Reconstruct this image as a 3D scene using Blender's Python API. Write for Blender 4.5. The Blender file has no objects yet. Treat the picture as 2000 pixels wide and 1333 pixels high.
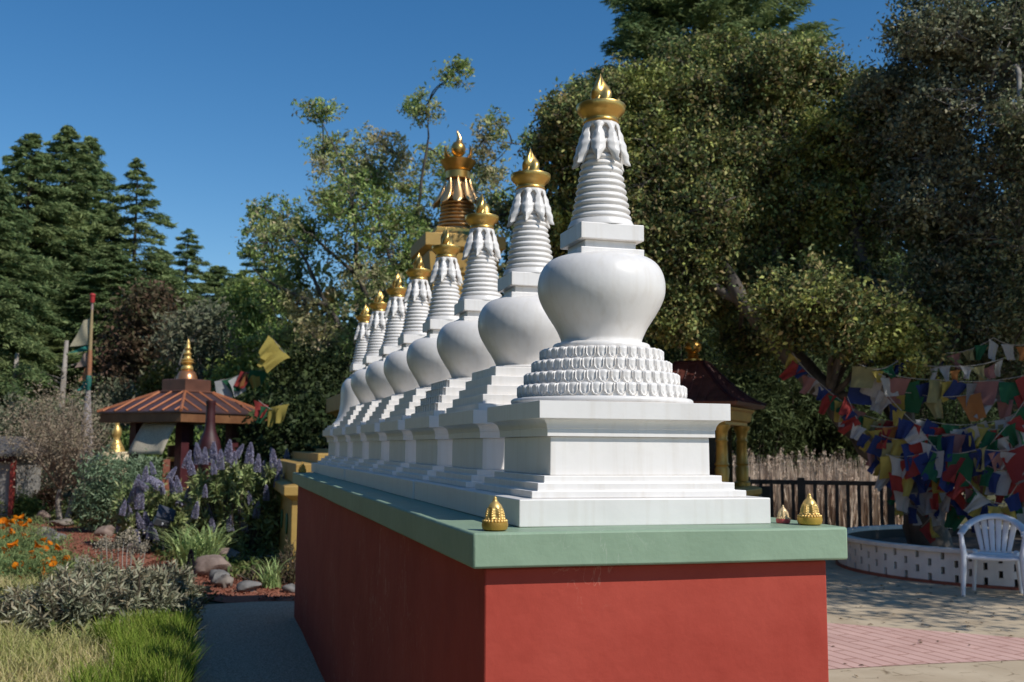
import bpy, math, random
import numpy as np
from mathutils import Vector, Matrix

random.seed(11)
rng = np.random.default_rng(11)
S = bpy.context.scene
COL = S.collection
PI = math.pi
R = math.radians

# ---------------------------------------------------------------- camera (solved from the photograph)
CAM = np.array([-0.6938, -2.8474, 1.5])
YAW, PITCH, ROLL, FPX = 0.2738, 0.1004, 0.0068, 2063.58
_f0 = np.array([math.sin(YAW), math.cos(YAW), 0.0]); _r0 = np.array([math.cos(YAW), -math.sin(YAW), 0.0]); _u0 = np.array([0, 0, 1.0])
FWD = math.cos(PITCH) * _f0 + math.sin(PITCH) * _u0
_up = -math.sin(PITCH) * _f0 + math.cos(PITCH) * _u0
RIGHT = math.cos(ROLL) * _r0 + math.sin(ROLL) * _up
UP = -math.sin(ROLL) * _r0 + math.cos(ROLL) * _up

def ray(u, v):
    return FWD + RIGHT * (u - 1000) / FPX - UP * (v - 666.5) / FPX
def at(u, v, d):                       # measured point: photo pixel and distance -> world
    return CAM + ray(u, v) * d
def on_ground(u, v, z=0.0):
    d = ray(u, v)
    return CAM + d * ((z - CAM[2]) / d[2])
def zat(x, y, v):                      # height of the photo row v above ground point x, y
    lo, hi = -2.0, 60.0
    for _ in range(50):
        m = (lo + hi) / 2
        q = np.array([x, y, m]) - CAM
        vv = 666.5 - FPX * (q @ UP) / (q @ FWD)
        if vv > v: lo = m
        else: hi = m
    return lo

cam = bpy.data.cameras.new('camera'); camo = bpy.data.objects.new('camera', cam); COL.objects.link(camo)
M = Matrix.Identity(4)
for i in range(3):
    M[i][0], M[i][1], M[i][2], M[i][3] = RIGHT[i], UP[i], -FWD[i], CAM[i]
camo.matrix_world = M
cam.sensor_width = 36; cam.lens = FPX / 2000 * 36; cam.clip_start = .05; cam.clip_end = 2000
cam.dof.use_dof = True; cam.dof.focus_distance = 3.35; cam.dof.aperture_fstop = 6.0
S.camera = camo

# ---------------------------------------------------------------- mesh helpers
class MB:
    def __init__(s): s.v = []; s.f = []
    def add(s, vs, fs):
        o = len(s.v); s.v += [tuple(map(float, p)) for p in vs]; s.f += [tuple(i + o for i in f) for f in fs]; return s
    def box(s, x0, x1, y0, y1, z0, z1, rz=0, c=(0, 0), taper=1.0):
        cx, cy = (x0 + x1) / 2, (y0 + y1) / 2
        vs = []
        for z, t in ((z0, 1), (z1, taper)):
            for x, y in ((x0, y0), (x1, y0), (x1, y1), (x0, y1)):
                vs.append((cx + (x - cx) * t, cy + (y - cy) * t, z))
        if rz:
            k, q = math.cos(rz), math.sin(rz)
            vs = [(c[0] + (x - c[0]) * k - (y - c[1]) * q, c[1] + (x - c[0]) * q + (y - c[1]) * k, z) for x, y, z in vs]
        return s.add(vs, [(3, 2, 1, 0), (4, 5, 6, 7), (0, 1, 5, 4), (1, 2, 6, 5), (2, 3, 7, 6), (3, 0, 4, 7)])
    def lathe(s, prof, n=48, c=(0, 0, 0), mod=None, rz=0, cap=True):
        vs = []
        for r, z in prof:
            for k in range(n):
                a = rz + 2 * PI * k / n
                rr = r * (mod(a, z) if mod else 1)
                vs.append((c[0] + rr * math.cos(a), c[1] + rr * math.sin(a), c[2] + z))
        fs = []
        for i in range(len(prof) - 1):
            for k in range(n):
                k2 = (k + 1) % n
                fs.append((i * n + k, i * n + k2, (i + 1) * n + k2, (i + 1) * n + k))
        if cap:
            fs.append(tuple(range(n - 1, -1, -1))); fs.append(tuple(range((len(prof) - 1) * n, len(prof) * n)))
        return s.add(vs, fs)
    def square(s, prof, c=(0, 0), rz=0):          # square lathe: half width, z
        return s.lathe([(h * math.sqrt(2), z) for h, z in prof], 4, (c[0], c[1], 0), rz=PI / 4 + rz)
    def tube(s, pts, rad, n=8, flat=1.0, cap=True):
        P = [Vector(p) for p in pts]
        if isinstance(rad, (int, float)): rad = [rad] * len(P)
        T = [(P[min(i + 1, len(P) - 1)] - P[max(i - 1, 0)]).normalized() for i in range(len(P))]
        a = Vector((0, 0, 1)) if abs(T[0].z) < .9 else Vector((1, 0, 0))
        N = (a - T[0] * a.dot(T[0])).normalized()
        vs = []
        for i, p in enumerate(P):
            if i:
                N = (N - T[i] * N.dot(T[i]))
                N = N.normalized() if N.length > 1e-6 else Vector((1, 0, 0))
            B = T[i].cross(N)
            for k in range(n):
                q = 2 * PI * k / n
                vs.append(p + N * math.cos(q) * rad[i] * flat + B * math.sin(q) * rad[i])
        fs = []
        for i in range(len(P) - 1):
            for k in range(n):
                k2 = (k + 1) % n
                fs.append((i * n + k, i * n + k2, (i + 1) * n + k2, (i + 1) * n + k))
        if cap:
            fs.append(tuple(range(n - 1, -1, -1))); fs.append(tuple(range((len(P) - 1) * n, len(P) * n)))
        return s.add(vs, fs)
    def grid(s, fn, nu, nv, closed=False):
        vs = [fn(i / (nu if closed else nu - 1), j / (nv - 1)) for j in range(nv) for i in range(nu)]
        fs = []
        for j in range(nv - 1):
            for i in range(nu if closed else nu - 1):
                i2 = (i + 1) % nu
                fs.append((j * nu + i, j * nu + i2, (j + 1) * nu + i2, (j + 1) * nu + i))
        return s.add(vs, fs)
    def ball(s, c, r, n=12, m=8, sq=(1, 1, 1)):
        prof = [(max(1e-4, math.sin(PI * j / m)) * r, -math.cos(PI * j / m) * r) for j in range(m + 1)]
        o = len(s.v); s.lathe(prof, n)
        for i in range(o, len(s.v)):
            x, y, z = s.v[i]; s.v[i] = (c[0] + x * sq[0], c[1] + y * sq[1], c[2] + z * sq[2])
        return s
    def build(s, name, mat, parent=None, smooth=None, bevel=0, solid=0, subd=0):
        me = bpy.data.meshes.new(name); me.from_pydata(s.v, [], s.f); me.update()
        return link(name, me, mat, parent, smooth, bevel, solid, subd)

def link(name, me, mat, parent=None, smooth=None, bevel=0, solid=0, subd=0):
    if mat: me.materials.append(mat)
    if smooth is not None:
        me.polygons.foreach_set('use_smooth', [True] * len(me.polygons))
        if smooth < 179: me.set_sharp_from_angle(angle=R(smooth))
    o = bpy.data.objects.new(name, me); COL.objects.link(o)
    if parent: o.parent = parent
    if solid:
        m = o.modifiers.new('solid', 'SOLIDIFY'); m.thickness = solid; m.offset = 0
    if subd:
        m = o.modifiers.new('sub', 'SUBSURF'); m.levels = subd; m.render_levels = subd
    if bevel:
        m = o.modifiers.new('bevel', 'BEVEL'); m.width = bevel; m.segments = 2; m.limit_method = 'ANGLE'; m.angle_limit = R(40)
    return o

def np_mesh(name, V, F, mat, parent=None, smooth=False):
    V = np.asarray(V, np.float32); F = np.asarray(F, np.int32)
    me = bpy.data.meshes.new(name); k = F.shape[1]
    me.vertices.add(len(V)); me.vertices.foreach_set('co', V.ravel())
    me.loops.add(F.size); me.loops.foreach_set('vertex_index', F.ravel())
    me.polygons.add(len(F)); me.polygons.foreach_set('loop_start', np.arange(0, F.size, k, dtype=np.int32))
    me.update(calc_edges=True)
    return link(name, me, mat, parent, 179 if smooth else None)

def tag(o, label, cat, group=None, kind=None):
    o['label'] = label; o['category'] = cat
    if group: o['group'] = group
    if kind: o['kind'] = kind
    return o
def thing(name, label, cat, loc=(0, 0, 0), rz=0, group=None):
    o = bpy.data.objects.new(name, None); COL.objects.link(o); o.empty_display_size = .1
    o.location = tuple(map(float, loc)); o.rotation_euler = (0, 0, rz)
    return tag(o, label, cat, group)
def struct(o):
    o['kind'] = 'structure'; return o
def dup(root, loc, rz=0, label=None, group=None, sc=None):
    def cp(o, par):
        c = o.copy(); COL.objects.link(c)
        if par: c.parent = par
        for ch in o.children: cp(ch, c)
        return c
    r = cp(root, None); r.location = tuple(map(float, loc)); r.rotation_euler = (0, 0, rz)
    if sc: r.scale = sc if isinstance(sc, tuple) else (sc, sc, sc)
    if label: r['label'] = label
    if group: r['group'] = group
    return r

# ---------------------------------------------------------------- materials
def nodes(name):
    m = bpy.data.materials.new(name); m.use_nodes = True
    nt = m.node_tree; b = nt.nodes['Principled BSDF']
    return m, nt, b, (lambda t: nt.nodes.new(t)), nt.links.new
def ramp(nt, stops):
    r = nt.nodes.new('ShaderNodeValToRGB'); e = r.color_ramp.elements
    while len(e) < len(stops): e.new(.5)
    for i, (p, c) in enumerate(stops):
        e[i].position = p; e[i].color = (*c, 1)
    return r
def pmat(name, c1, c2=None, scale=6, rough=.6, bump=0, bscale=40, metal=0, detail=6, spec=.5, c3=None, spread=(.35, .65), stretch=None):
    m, nt, b, N, L = nodes(name)
    c2 = c2 or c1
    tc = N('ShaderNodeTexCoord'); src = tc.outputs['Object']
    if stretch:
        mp = N('ShaderNodeMapping'); mp.inputs['Scale'].default_value = stretch; L(src, mp.inputs[0]); src = mp.outputs[0]
    n = N('ShaderNodeTexNoise'); n.inputs['Scale'].default_value = scale; n.inputs['Detail'].default_value = detail; L(src, n.inputs['Vector'])
    st = [(spread[0], c1), (spread[1], c2)]
    if c3: st = [(spread[0], c1), (.5, c2), (spread[1], c3)]
    r = ramp(nt, st); L(n.outputs['Fac'], r.inputs[0]); L(r.outputs[0], b.inputs['Base Color'])
    b.inputs['Roughness'].default_value = rough; b.inputs['Metallic'].default_value = metal; b.inputs['Specular IOR Level'].default_value = spec
    if bump:
        n2 = N('ShaderNodeTexNoise'); n2.inputs['Scale'].default_value = bscale; n2.inputs['Detail'].default_value = 8; L(src, n2.inputs['Vector'])
        bp = N('ShaderNodeBump'); bp.inputs['Strength'].default_value = bump; bp.inputs['Distance'].default_value = .01
        L(n2.outputs['Fac'], bp.inputs['Height']); L(bp.outputs[0], b.inputs['Normal'])
    return m
def leafmat(name, cols, clump=None, cscale=.8, trans=.25, rough=.5, spec=.4, sprig=0, sscale=5):
    """cols: ramp over random leaves; clump: second ramp colour mixed in by a large noise (patches of another leaf colour)"""
    m, nt, b, N, L = nodes(name)
    g = N('ShaderNodeNewGeometry')
    r = ramp(nt, [(i / max(1, len(cols) - 1), c) for i, c in enumerate(cols)]); L(g.outputs['Random Per Island'], r.inputs[0])
    col = r.outputs[0]
    if clump:
        tc = N('ShaderNodeTexCoord'); n = N('ShaderNodeTexNoise'); n.inputs['Scale'].default_value = cscale; n.inputs['Detail'].default_value = 3
        L(tc.outputs['Object'], n.inputs['Vector'])
        rr = ramp(nt, [(.48, (0, 0, 0)), (.64, (1, 1, 1))]); L(n.outputs['Fac'], rr.inputs[0])
        mx = N('ShaderNodeMix'); mx.data_type = 'RGBA'; L(rr.outputs[0], mx.inputs['Factor']); L(col, mx.inputs['A']); mx.inputs['B'].default_value = (*clump, 1)
        mx2 = N('ShaderNodeMix'); mx2.data_type = 'RGBA'; mx2.inputs['Factor'].default_value = .55
        L(col, mx2.inputs['A']); L(mx.outputs['Result'], mx2.inputs['B']); col = mx2.outputs['Result']
    if sprig:                                     # sprigs darkened and paled by noise, crown contrast put into the colour
        tc = N('ShaderNodeTexCoord'); n = N('ShaderNodeTexNoise'); n.inputs['Scale'].default_value = sscale; n.inputs['Detail'].default_value = 2
        L(tc.outputs['Object'], n.inputs['Vector']); mr = N('ShaderNodeMapRange'); mr.inputs['From Min'].default_value = .36; mr.inputs['From Max'].default_value = .64
        mr.inputs['To Min'].default_value = 1 - sprig; mr.inputs['To Max'].default_value = 1 + sprig; L(n.outputs['Fac'], mr.inputs['Value'])
        vm = N('ShaderNodeVectorMath'); vm.operation = 'SCALE'; L(col, vm.inputs[0]); L(mr.outputs[0], vm.inputs['Scale']); col = vm.outputs[0]
    L(col, b.inputs['Base Color']); b.inputs['Roughness'].default_value = min(.8, rough + .1); b.inputs['Specular IOR Level'].default_value = spec * .45
    t = N('ShaderNodeBsdfTranslucent'); L(col, t.inputs['Color'])
    ms = N('ShaderNodeMixShader'); ms.inputs[0].default_value = trans
    L(b.outputs[0], ms.inputs[1]); L(t.outputs[0], ms.inputs[2]); L(ms.outputs[0], nt.nodes['Material Output'].inputs[0])
    return m

def white_paint():
    m, nt, b, N, L = nodes('white_paint')
    tc = N('ShaderNodeTexCoord')
    n = N('ShaderNodeTexNoise'); n.inputs['Scale'].default_value = 5; n.inputs['Detail'].default_value = 8; L(tc.outputs['Object'], n.inputs[0])
    r = ramp(nt, [(.3, (.74, .705, .67)), (.62, (.805, .770, .735))]); L(n.outputs['Fac'], r.inputs[0])
    mp = N('ShaderNodeMapping'); mp.inputs['Scale'].default_value = (38, 38, 2.5); L(tc.outputs['Object'], mp.inputs[0])
    n3 = N('ShaderNodeTexNoise'); n3.inputs['Scale'].default_value = 1; n3.inputs['Detail'].default_value = 5; L(mp.outputs[0], n3.inputs[0])
    r3 = ramp(nt, [(.5, (1, 1, 1)), (.78, (.86, .83, .78))]); L(n3.outputs['Fac'], r3.inputs[0])
    mx = N('ShaderNodeMix'); mx.data_type = 'RGBA'; mx.blend_type = 'MULTIPLY'; mx.inputs['Factor'].default_value = .6
    L(r.outputs[0], mx.inputs['A']); L(r3.outputs[0], mx.inputs['B']); L(mx.outputs['Result'], b.inputs['Base Color'])
    b.inputs['Roughness'].default_value = .38; b.inputs['Specular IOR Level'].default_value = .45
    n2 = N('ShaderNodeTexNoise'); n2.inputs['Scale'].default_value = 26; n2.inputs['Detail'].default_value = 7; L(tc.outputs['Object'], n2.inputs[0])
    bp = N('ShaderNodeBump'); bp.inputs['Strength'].default_value = .16; bp.inputs['Distance'].default_value = .006; L(n2.outputs['Fac'], bp.inputs['Height']); L(bp.outputs[0], b.inputs['Normal'])
    return m
def wall_paint(name, c1, c2, scr, rough):
    m, nt, b, N, L = nodes(name)
    tc = N('ShaderNodeTexCoord')
    n = N('ShaderNodeTexNoise'); n.inputs['Scale'].default_value = 2.4; n.inputs['Detail'].default_value = 12; n.inputs['Roughness'].default_value = .65; L(tc.outputs['Object'], n.inputs[0])
    r = ramp(nt, [(.36, c1), (.64, c2)]); L(n.outputs['Fac'], r.inputs[0])
    # thin pale scratches and hairline cracks
    v = N('ShaderNodeTexNoise'); v.inputs['Scale'].default_value = 5.5; v.inputs['Detail'].default_value = 10; v.inputs['Distortion'].default_value = 1.6
    mp = N('ShaderNodeMapping'); mp.inputs['Scale'].default_value = (1.6, 1.6, .7); L(tc.outputs['Object'], mp.inputs[0]); L(mp.outputs[0], v.inputs[0])
    a = N('ShaderNodeMath'); a.operation = 'SUBTRACT'; a.inputs[1].default_value = .5; L(v.outputs['Fac'], a.inputs[0])
    ab = N('ShaderNodeMath'); ab.operation = 'ABSOLUTE'; L(a.outputs[0], ab.inputs[0])
    r2 = ramp(nt, [(0, (1, 1, 1)), (.009, (0, 0, 0))]); L(ab.outputs[0], r2.inputs[0])
    ms = N('ShaderNodeTexNoise'); ms.inputs['Scale'].default_value = 1.7; L(tc.outputs['Object'], ms.inputs[0])
    r4 = ramp(nt, [(.50, (0, 0, 0)), (.66, (.75, .75, .75))]); L(ms.outputs['Fac'], r4.inputs[0])
    mu = N('ShaderNodeMath'); mu.operation = 'MULTIPLY'; L(r2.outputs[0], mu.inputs[0]); L(r4.outputs[0], mu.inputs[1])
    mx = N('ShaderNodeMix'); mx.data_type = 'RGBA'; L(mu.outputs[0], mx.inputs['Factor']); L(r.outputs[0], mx.inputs['A']); mx.inputs['B'].default_value = (*scr, 1)
    L(mx.outputs['Result'], b.inputs['Base Color']); b.inputs['Roughness'].default_value = rough; b.inputs['Specular IOR Level'].default_value = .10
    n2 = N('ShaderNodeTexNoise'); n2.inputs['Scale'].default_value = 9; n2.inputs['Detail'].default_value = 9; L(tc.outputs['Object'], n2.inputs[0])
    bp = N('ShaderNodeBump'); bp.inputs['Strength'].default_value = .45; bp.inputs['Distance'].default_value = .014; L(n2.outputs['Fac'], bp.inputs['Height']); L(bp.outputs[0], b.inputs['Normal'])
    return m
def gold(name, c=(.80, .50, .15), rough=.34, metal=.9):
    return pmat(name, tuple(x * .82 for x in c), c, 14, rough, .12, 60, metal)
def cloth(name, c):
    m, nt, b, N, L = nodes(name)
    tc = N('ShaderNodeTexCoord')
    n = N('ShaderNodeTexNoise'); n.inputs['Scale'].default_value = 60; n.inputs['Detail'].default_value = 3; L(tc.outputs['Object'], n.inputs[0])
    r = ramp(nt, [(.40, tuple(x * .72 for x in c)), (.56, c)]); L(n.outputs['Fac'], r.inputs[0]); L(r.outputs[0], b.inputs['Base Color'])
    b.inputs['Roughness'].default_value = .85; b.inputs['Specular IOR Level'].default_value = .1
    t = N('ShaderNodeBsdfTranslucent'); L(r.outputs[0], t.inputs[0]); ms = N('ShaderNodeMixShader'); ms.inputs[0].default_value = .35
    L(b.outputs[0], ms.inputs[1]); L(t.outputs[0], ms.inputs[2]); L(ms.outputs[0], nt.nodes['Material Output'].inputs[0])
    return m

WHITE = white_paint()
RED = wall_paint('red_wall_paint', (.36, .054, .037), (.425, .072, .050), (.66, .34, .24), .75)
GREEN = wall_paint('green_slab_paint', (.235, .325, .225), (.275, .375, .262), (.42, .47, .38), .45)
GOLD = gold('gold_leaf')
GOLD2 = gold('dull_gold_paint', (.62, .36, .07), .40, .3)
GOLDT = gold('bright_gold_paint', (.82, .54, .18), .42, .65)
OCHRE = pmat('ochre_paint', (.36, .22, .055), (.42, .27, .07), 5, .6, .15)
DKMETAL = pmat('black_metal', (.012, .012, .014), (.02, .02, .022), 8, .5)
MAROON = pmat('maroon_paint', (.034, .006, .008), (.055, .009, .011), 8, .55, .1)
BARK = pmat('grey_bark', (.045, .036, .029), (.14, .12, .10), 5, .9, .8, 16, stretch=(1, 1, .35))
DKBARK = pmat('brown_bark', (.045, .032, .024), (.10, .075, .055), 6, .9, .8, 18, stretch=(1, 1, .3))
PALEBARK = pmat('pale_bark', (.22, .19, .16), (.36, .32, .28), 7, .85, .5, 20, stretch=(1, 1, .3))
STONE = pmat('field_stone', (.13, .105, .088), (.25, .215, .185), 9, .85, .6, 30)
PLASTIC = pmat('white_plastic', (.66, .66, .68), (.74, .74, .76), 4, .4)

# ---------------------------------------------------------------- world and sun
SUN = Vector((.615, -.79, .95)).normalized()
EL = math.asin(SUN.z); AZ = math.atan2(SUN.x, SUN.y)
w = bpy.data.worlds.new('World'); S.world = w; w.use_nodes = True
nt = w.node_tree; bg = nt.nodes['Background']
sky = nt.nodes.new('ShaderNodeTexSky'); sky.sky_type = 'NISHITA'; sky.sun_disc = False
sky.sun_elevation = EL; sky.sun_rotation = AZ; sky.altitude = 300; sky.air_density = 1.0; sky.dust_density = 0.0; sky.ozone_density = 2.0
hs = nt.nodes.new('ShaderNodeHueSaturation'); hs.inputs['Saturation'].default_value = 1.34; nt.links.new(sky.outputs[0], hs.inputs['Color'])
nt.links.new(hs.outputs[0], bg.inputs[0]); bg.inputs[1].default_value = .110
sl = bpy.data.lights.new('sun', 'SUN'); sl.energy = 4.0; sl.angle = R(.55); sl.color = (1, .955, .88)
so = bpy.data.objects.new('sun', sl); COL.objects.link(so); so.rotation_euler = (-SUN).to_track_quat('-Z', 'Y').to_euler()
vs = S.view_settings; vs.view_transform = 'Standard'; vs.look = 'None'; vs.exposure = 0; vs.gamma = 1
S.cycles.max_bounces = 8; S.cycles.diffuse_bounces = 6; S.cycles.glossy_bounces = 3; S.cycles.transmission_bounces = 3; S.cycles.transparent_max_bounces = 4
S.cycles.use_denoising = True

# ================================================================ PLINTH
H, WID, TH, LEN, OH = 1.2672, 1.1658, .0993, 6.8582, .0453
pl = thing('plinth', 'long red painted plinth with pale green overhanging top slab', 'plinth', (0, 0, 0))
def rough_box(x0, x1, y0, y1, z0, z1, nx, ny, nz, amp):
    """hand-plastered block: box with slightly wandering faces"""
    m = MB(); idx = {}
    def key(i, j, k):
        if (i, j, k) not in idx:
            x = x0 + (x1 - x0) * i / nx; y = y0 + (y1 - y0) * j / ny; z = z0 + (z1 - z0) * k / nz
            w_ = lambda a, b, s: amp * (math.sin(a * 2.3 + s) * math.sin(b * 3.1 + 1.3 * s) + .5 * math.sin(a * 6.1 + 2 * s))
            if i in (0, nx): x += w_(y, z, 1.1 + i)
            if j in (0, ny): y += w_(x, z, 2.7 + j)
            if k in (0, nz): z += w_(x, y, .4 + k)
            idx[(i, j, k)] = len(m.v); m.v.append((x, y, z))
        return idx[(i, j, k)]
    for i in range(nx):
        for j in range(ny):
            m.f.append((key(i, j, 0), key(i, j + 1, 0), key(i + 1, j + 1, 0), key(i + 1, j, 0)))
            m.f.append((key(i, j, nz), key(i + 1, j, nz), key(i + 1, j + 1, nz), key(i, j + 1, nz)))
    for i in range(nx):
        for k in range(nz):
            m.f.append((key(i, 0, k), key(i + 1, 0, k), key(i + 1, 0, k + 1), key(i, 0, k + 1)))
            m.f.append((key(i, ny, k), key(i, ny, k + 1), key(i + 1, ny, k + 1), key(i + 1, ny, k)))
    for j in range(ny):
        for k in range(nz):
            m.f.append((key(0, j, k), key(0, j, k + 1), key(0, j + 1, k + 1), key(0, j + 1, k)))
            m.f.append((key(nx, j, k), key(nx, j + 1, k), key(nx, j + 1, k + 1), key(nx, j, k + 1)))
    return m
rough_box(OH, WID - OH, OH, LEN - OH, 0, H - TH - .002, 16, 48, 14, .0026).build('wall', RED, pl, smooth=40, bevel=.006)
rough_box(0, WID, 0, LEN, H - TH, H, 12, 40, 2, .0016).build('top_slab', GREEN, pl, smooth=40, bevel=.007)

# ================================================================ STUPAS
XS, YS, SP = .5857, .5666, .8626
B0 = .4104
Z = lambda z: z - H
def petal_row(mb, r, z0, z1, n, off):
    per = 16; nv = 12
    def fn(u, v):
        a = 2 * PI * u + off
        pu = (u * n) % 1 * 2 - 1
        w_ = v
        d = abs(pu) if w_ > .55 else math.hypot(pu, (.55 - w_) / .55)
        h = 0
        if d < .68: h = -.0020 + .0034 * (1 - (d / .68) ** 2)
        elif d < .90: h = -.0020 + .0068 * math.sin((d - .68) / .22 * PI) ** .6
        else: h = -.0045
        b = math.hypot(pu / .22, (w_ - .33) / .2)
        if b < 1: h += .0032 * math.sqrt(1 - b * b)
        lean = .004 * (1 - v) ** 2
        edge = -.006 if v > .985 else 0
        rr = r - .004 + h + edge - lean * .2
        return (rr * math.cos(a), rr * math.sin(a), z0 + (z1 - z0) * v + (.0035 * (1 - pu * pu) if v > .98 else 0))
    mb.grid(fn, n * per, nv, closed=True)
    N_ = n * per; o = len(mb.v) - N_
    mb.f.append(tuple(range(o, o + N_)))

def drape(mb, r0, zt, r1, zb, n=8, rz=0, w0=1.0):
    """ring of hanging acanthus leaves: each leaf a ridged, scalloped tongue"""
    for k in range(n):
        a0 = rz + 2 * PI * k / n
        nu, nvv = 9, 22
        base = len(mb.v)
        for j in range(nvv):
            t = j / (nvv - 1)
            # half angular width of the leaf down its length, pinched then lobed
            wd = (.50 * (1 - .55 * min(1, t / .18)) + .0) if t < .18 else .225 + .26 * math.sin(min(1, (t - .18) / .42) * PI * .5)
            if t > .62: wd = .485 * (1 - ((t - .62) / .38) ** 1.25) + .02
            wd *= 1 + .10 * math.sin(t * 27)
            wd *= w0
            for i in range(nu):
                s_ = i / (nu - 1) * 2 - 1
                a = a0 + s_ * wd * 2 * PI / n
                r = r0 + (r1 - r0) * (t ** 1.15) + .006 * math.sin(t * PI)
                r += .013 * (1 - abs(s_)) * (.35 + t) - .007 * s_ * s_ * t + .0016 * math.sin(t * 27) * (1 - abs(s_))
                mb.v.append((r * math.cos(a), r * math.sin(a), zt + (zb - zt) * t + .012 * s_ * s_ * (t > .5)))
        for j in range(nvv - 1):
            for i in range(nu - 1):
                q = base + j * nu + i
                mb.f.append((q, q + nu, q + nu + 1, q + 1))
    return mb

def flame(mb, z0, h, r, c=(0, 0)):
    """jewel wrapped by rising, twisted tongues of flame"""
    n = 28
    prof = []
    for j in range(25):
        t = j / 24
        rr = r * (.78 + .24 * math.sin(t / .52 * PI * .62)) if t < .52 else r * 1.005 * (1 - ((t - .52) / .48) ** 1.05)
        prof.append((max(rr, .0006), z0 + h * t, t))
    o = len(mb.v)
    for rr, z, t in prof:
        for k in range(n):
            a = 2 * PI * k / n
            lob = 1 + .30 * (t < .97) * math.cos(3 * (a - 2.6 * t)) * (.4 + .6 * t)
            q = rr * lob
            mb.v.append((c[0] + q * math.cos(a) + .004 * math.sin(6 * t), c[1] + q * math.sin(a), z))
    for j in range(24):
        for k in range(n):
            k2 = (k + 1) % n
            mb.f.append((o + j * n + k, o + j * n + k2, o + (j + 1) * n + k2, o + (j + 1) * n + k))
    for k in range(3):                      # side tongues
        a = .95 + k * PI * 2 / 3
        pts = []; rad = []
        for j in range(9):
            t = j / 8
            q = r * (.74 + .10 * math.sin(t * PI) - .22 * t); aa = a + 1.3 * t
            pts.append((c[0] + q * math.cos(aa), c[1] + q * math.sin(aa), z0 + h * (.02 + (.50 + .14 * (k == 0)) * t)))
            rad.append(max(.0006, r * .42 * math.sin(PI * (.22 + .78 * t)) ** .8 * (1 - t * .25)))
        mb.tube(pts, rad, 8)
    return mb

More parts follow.
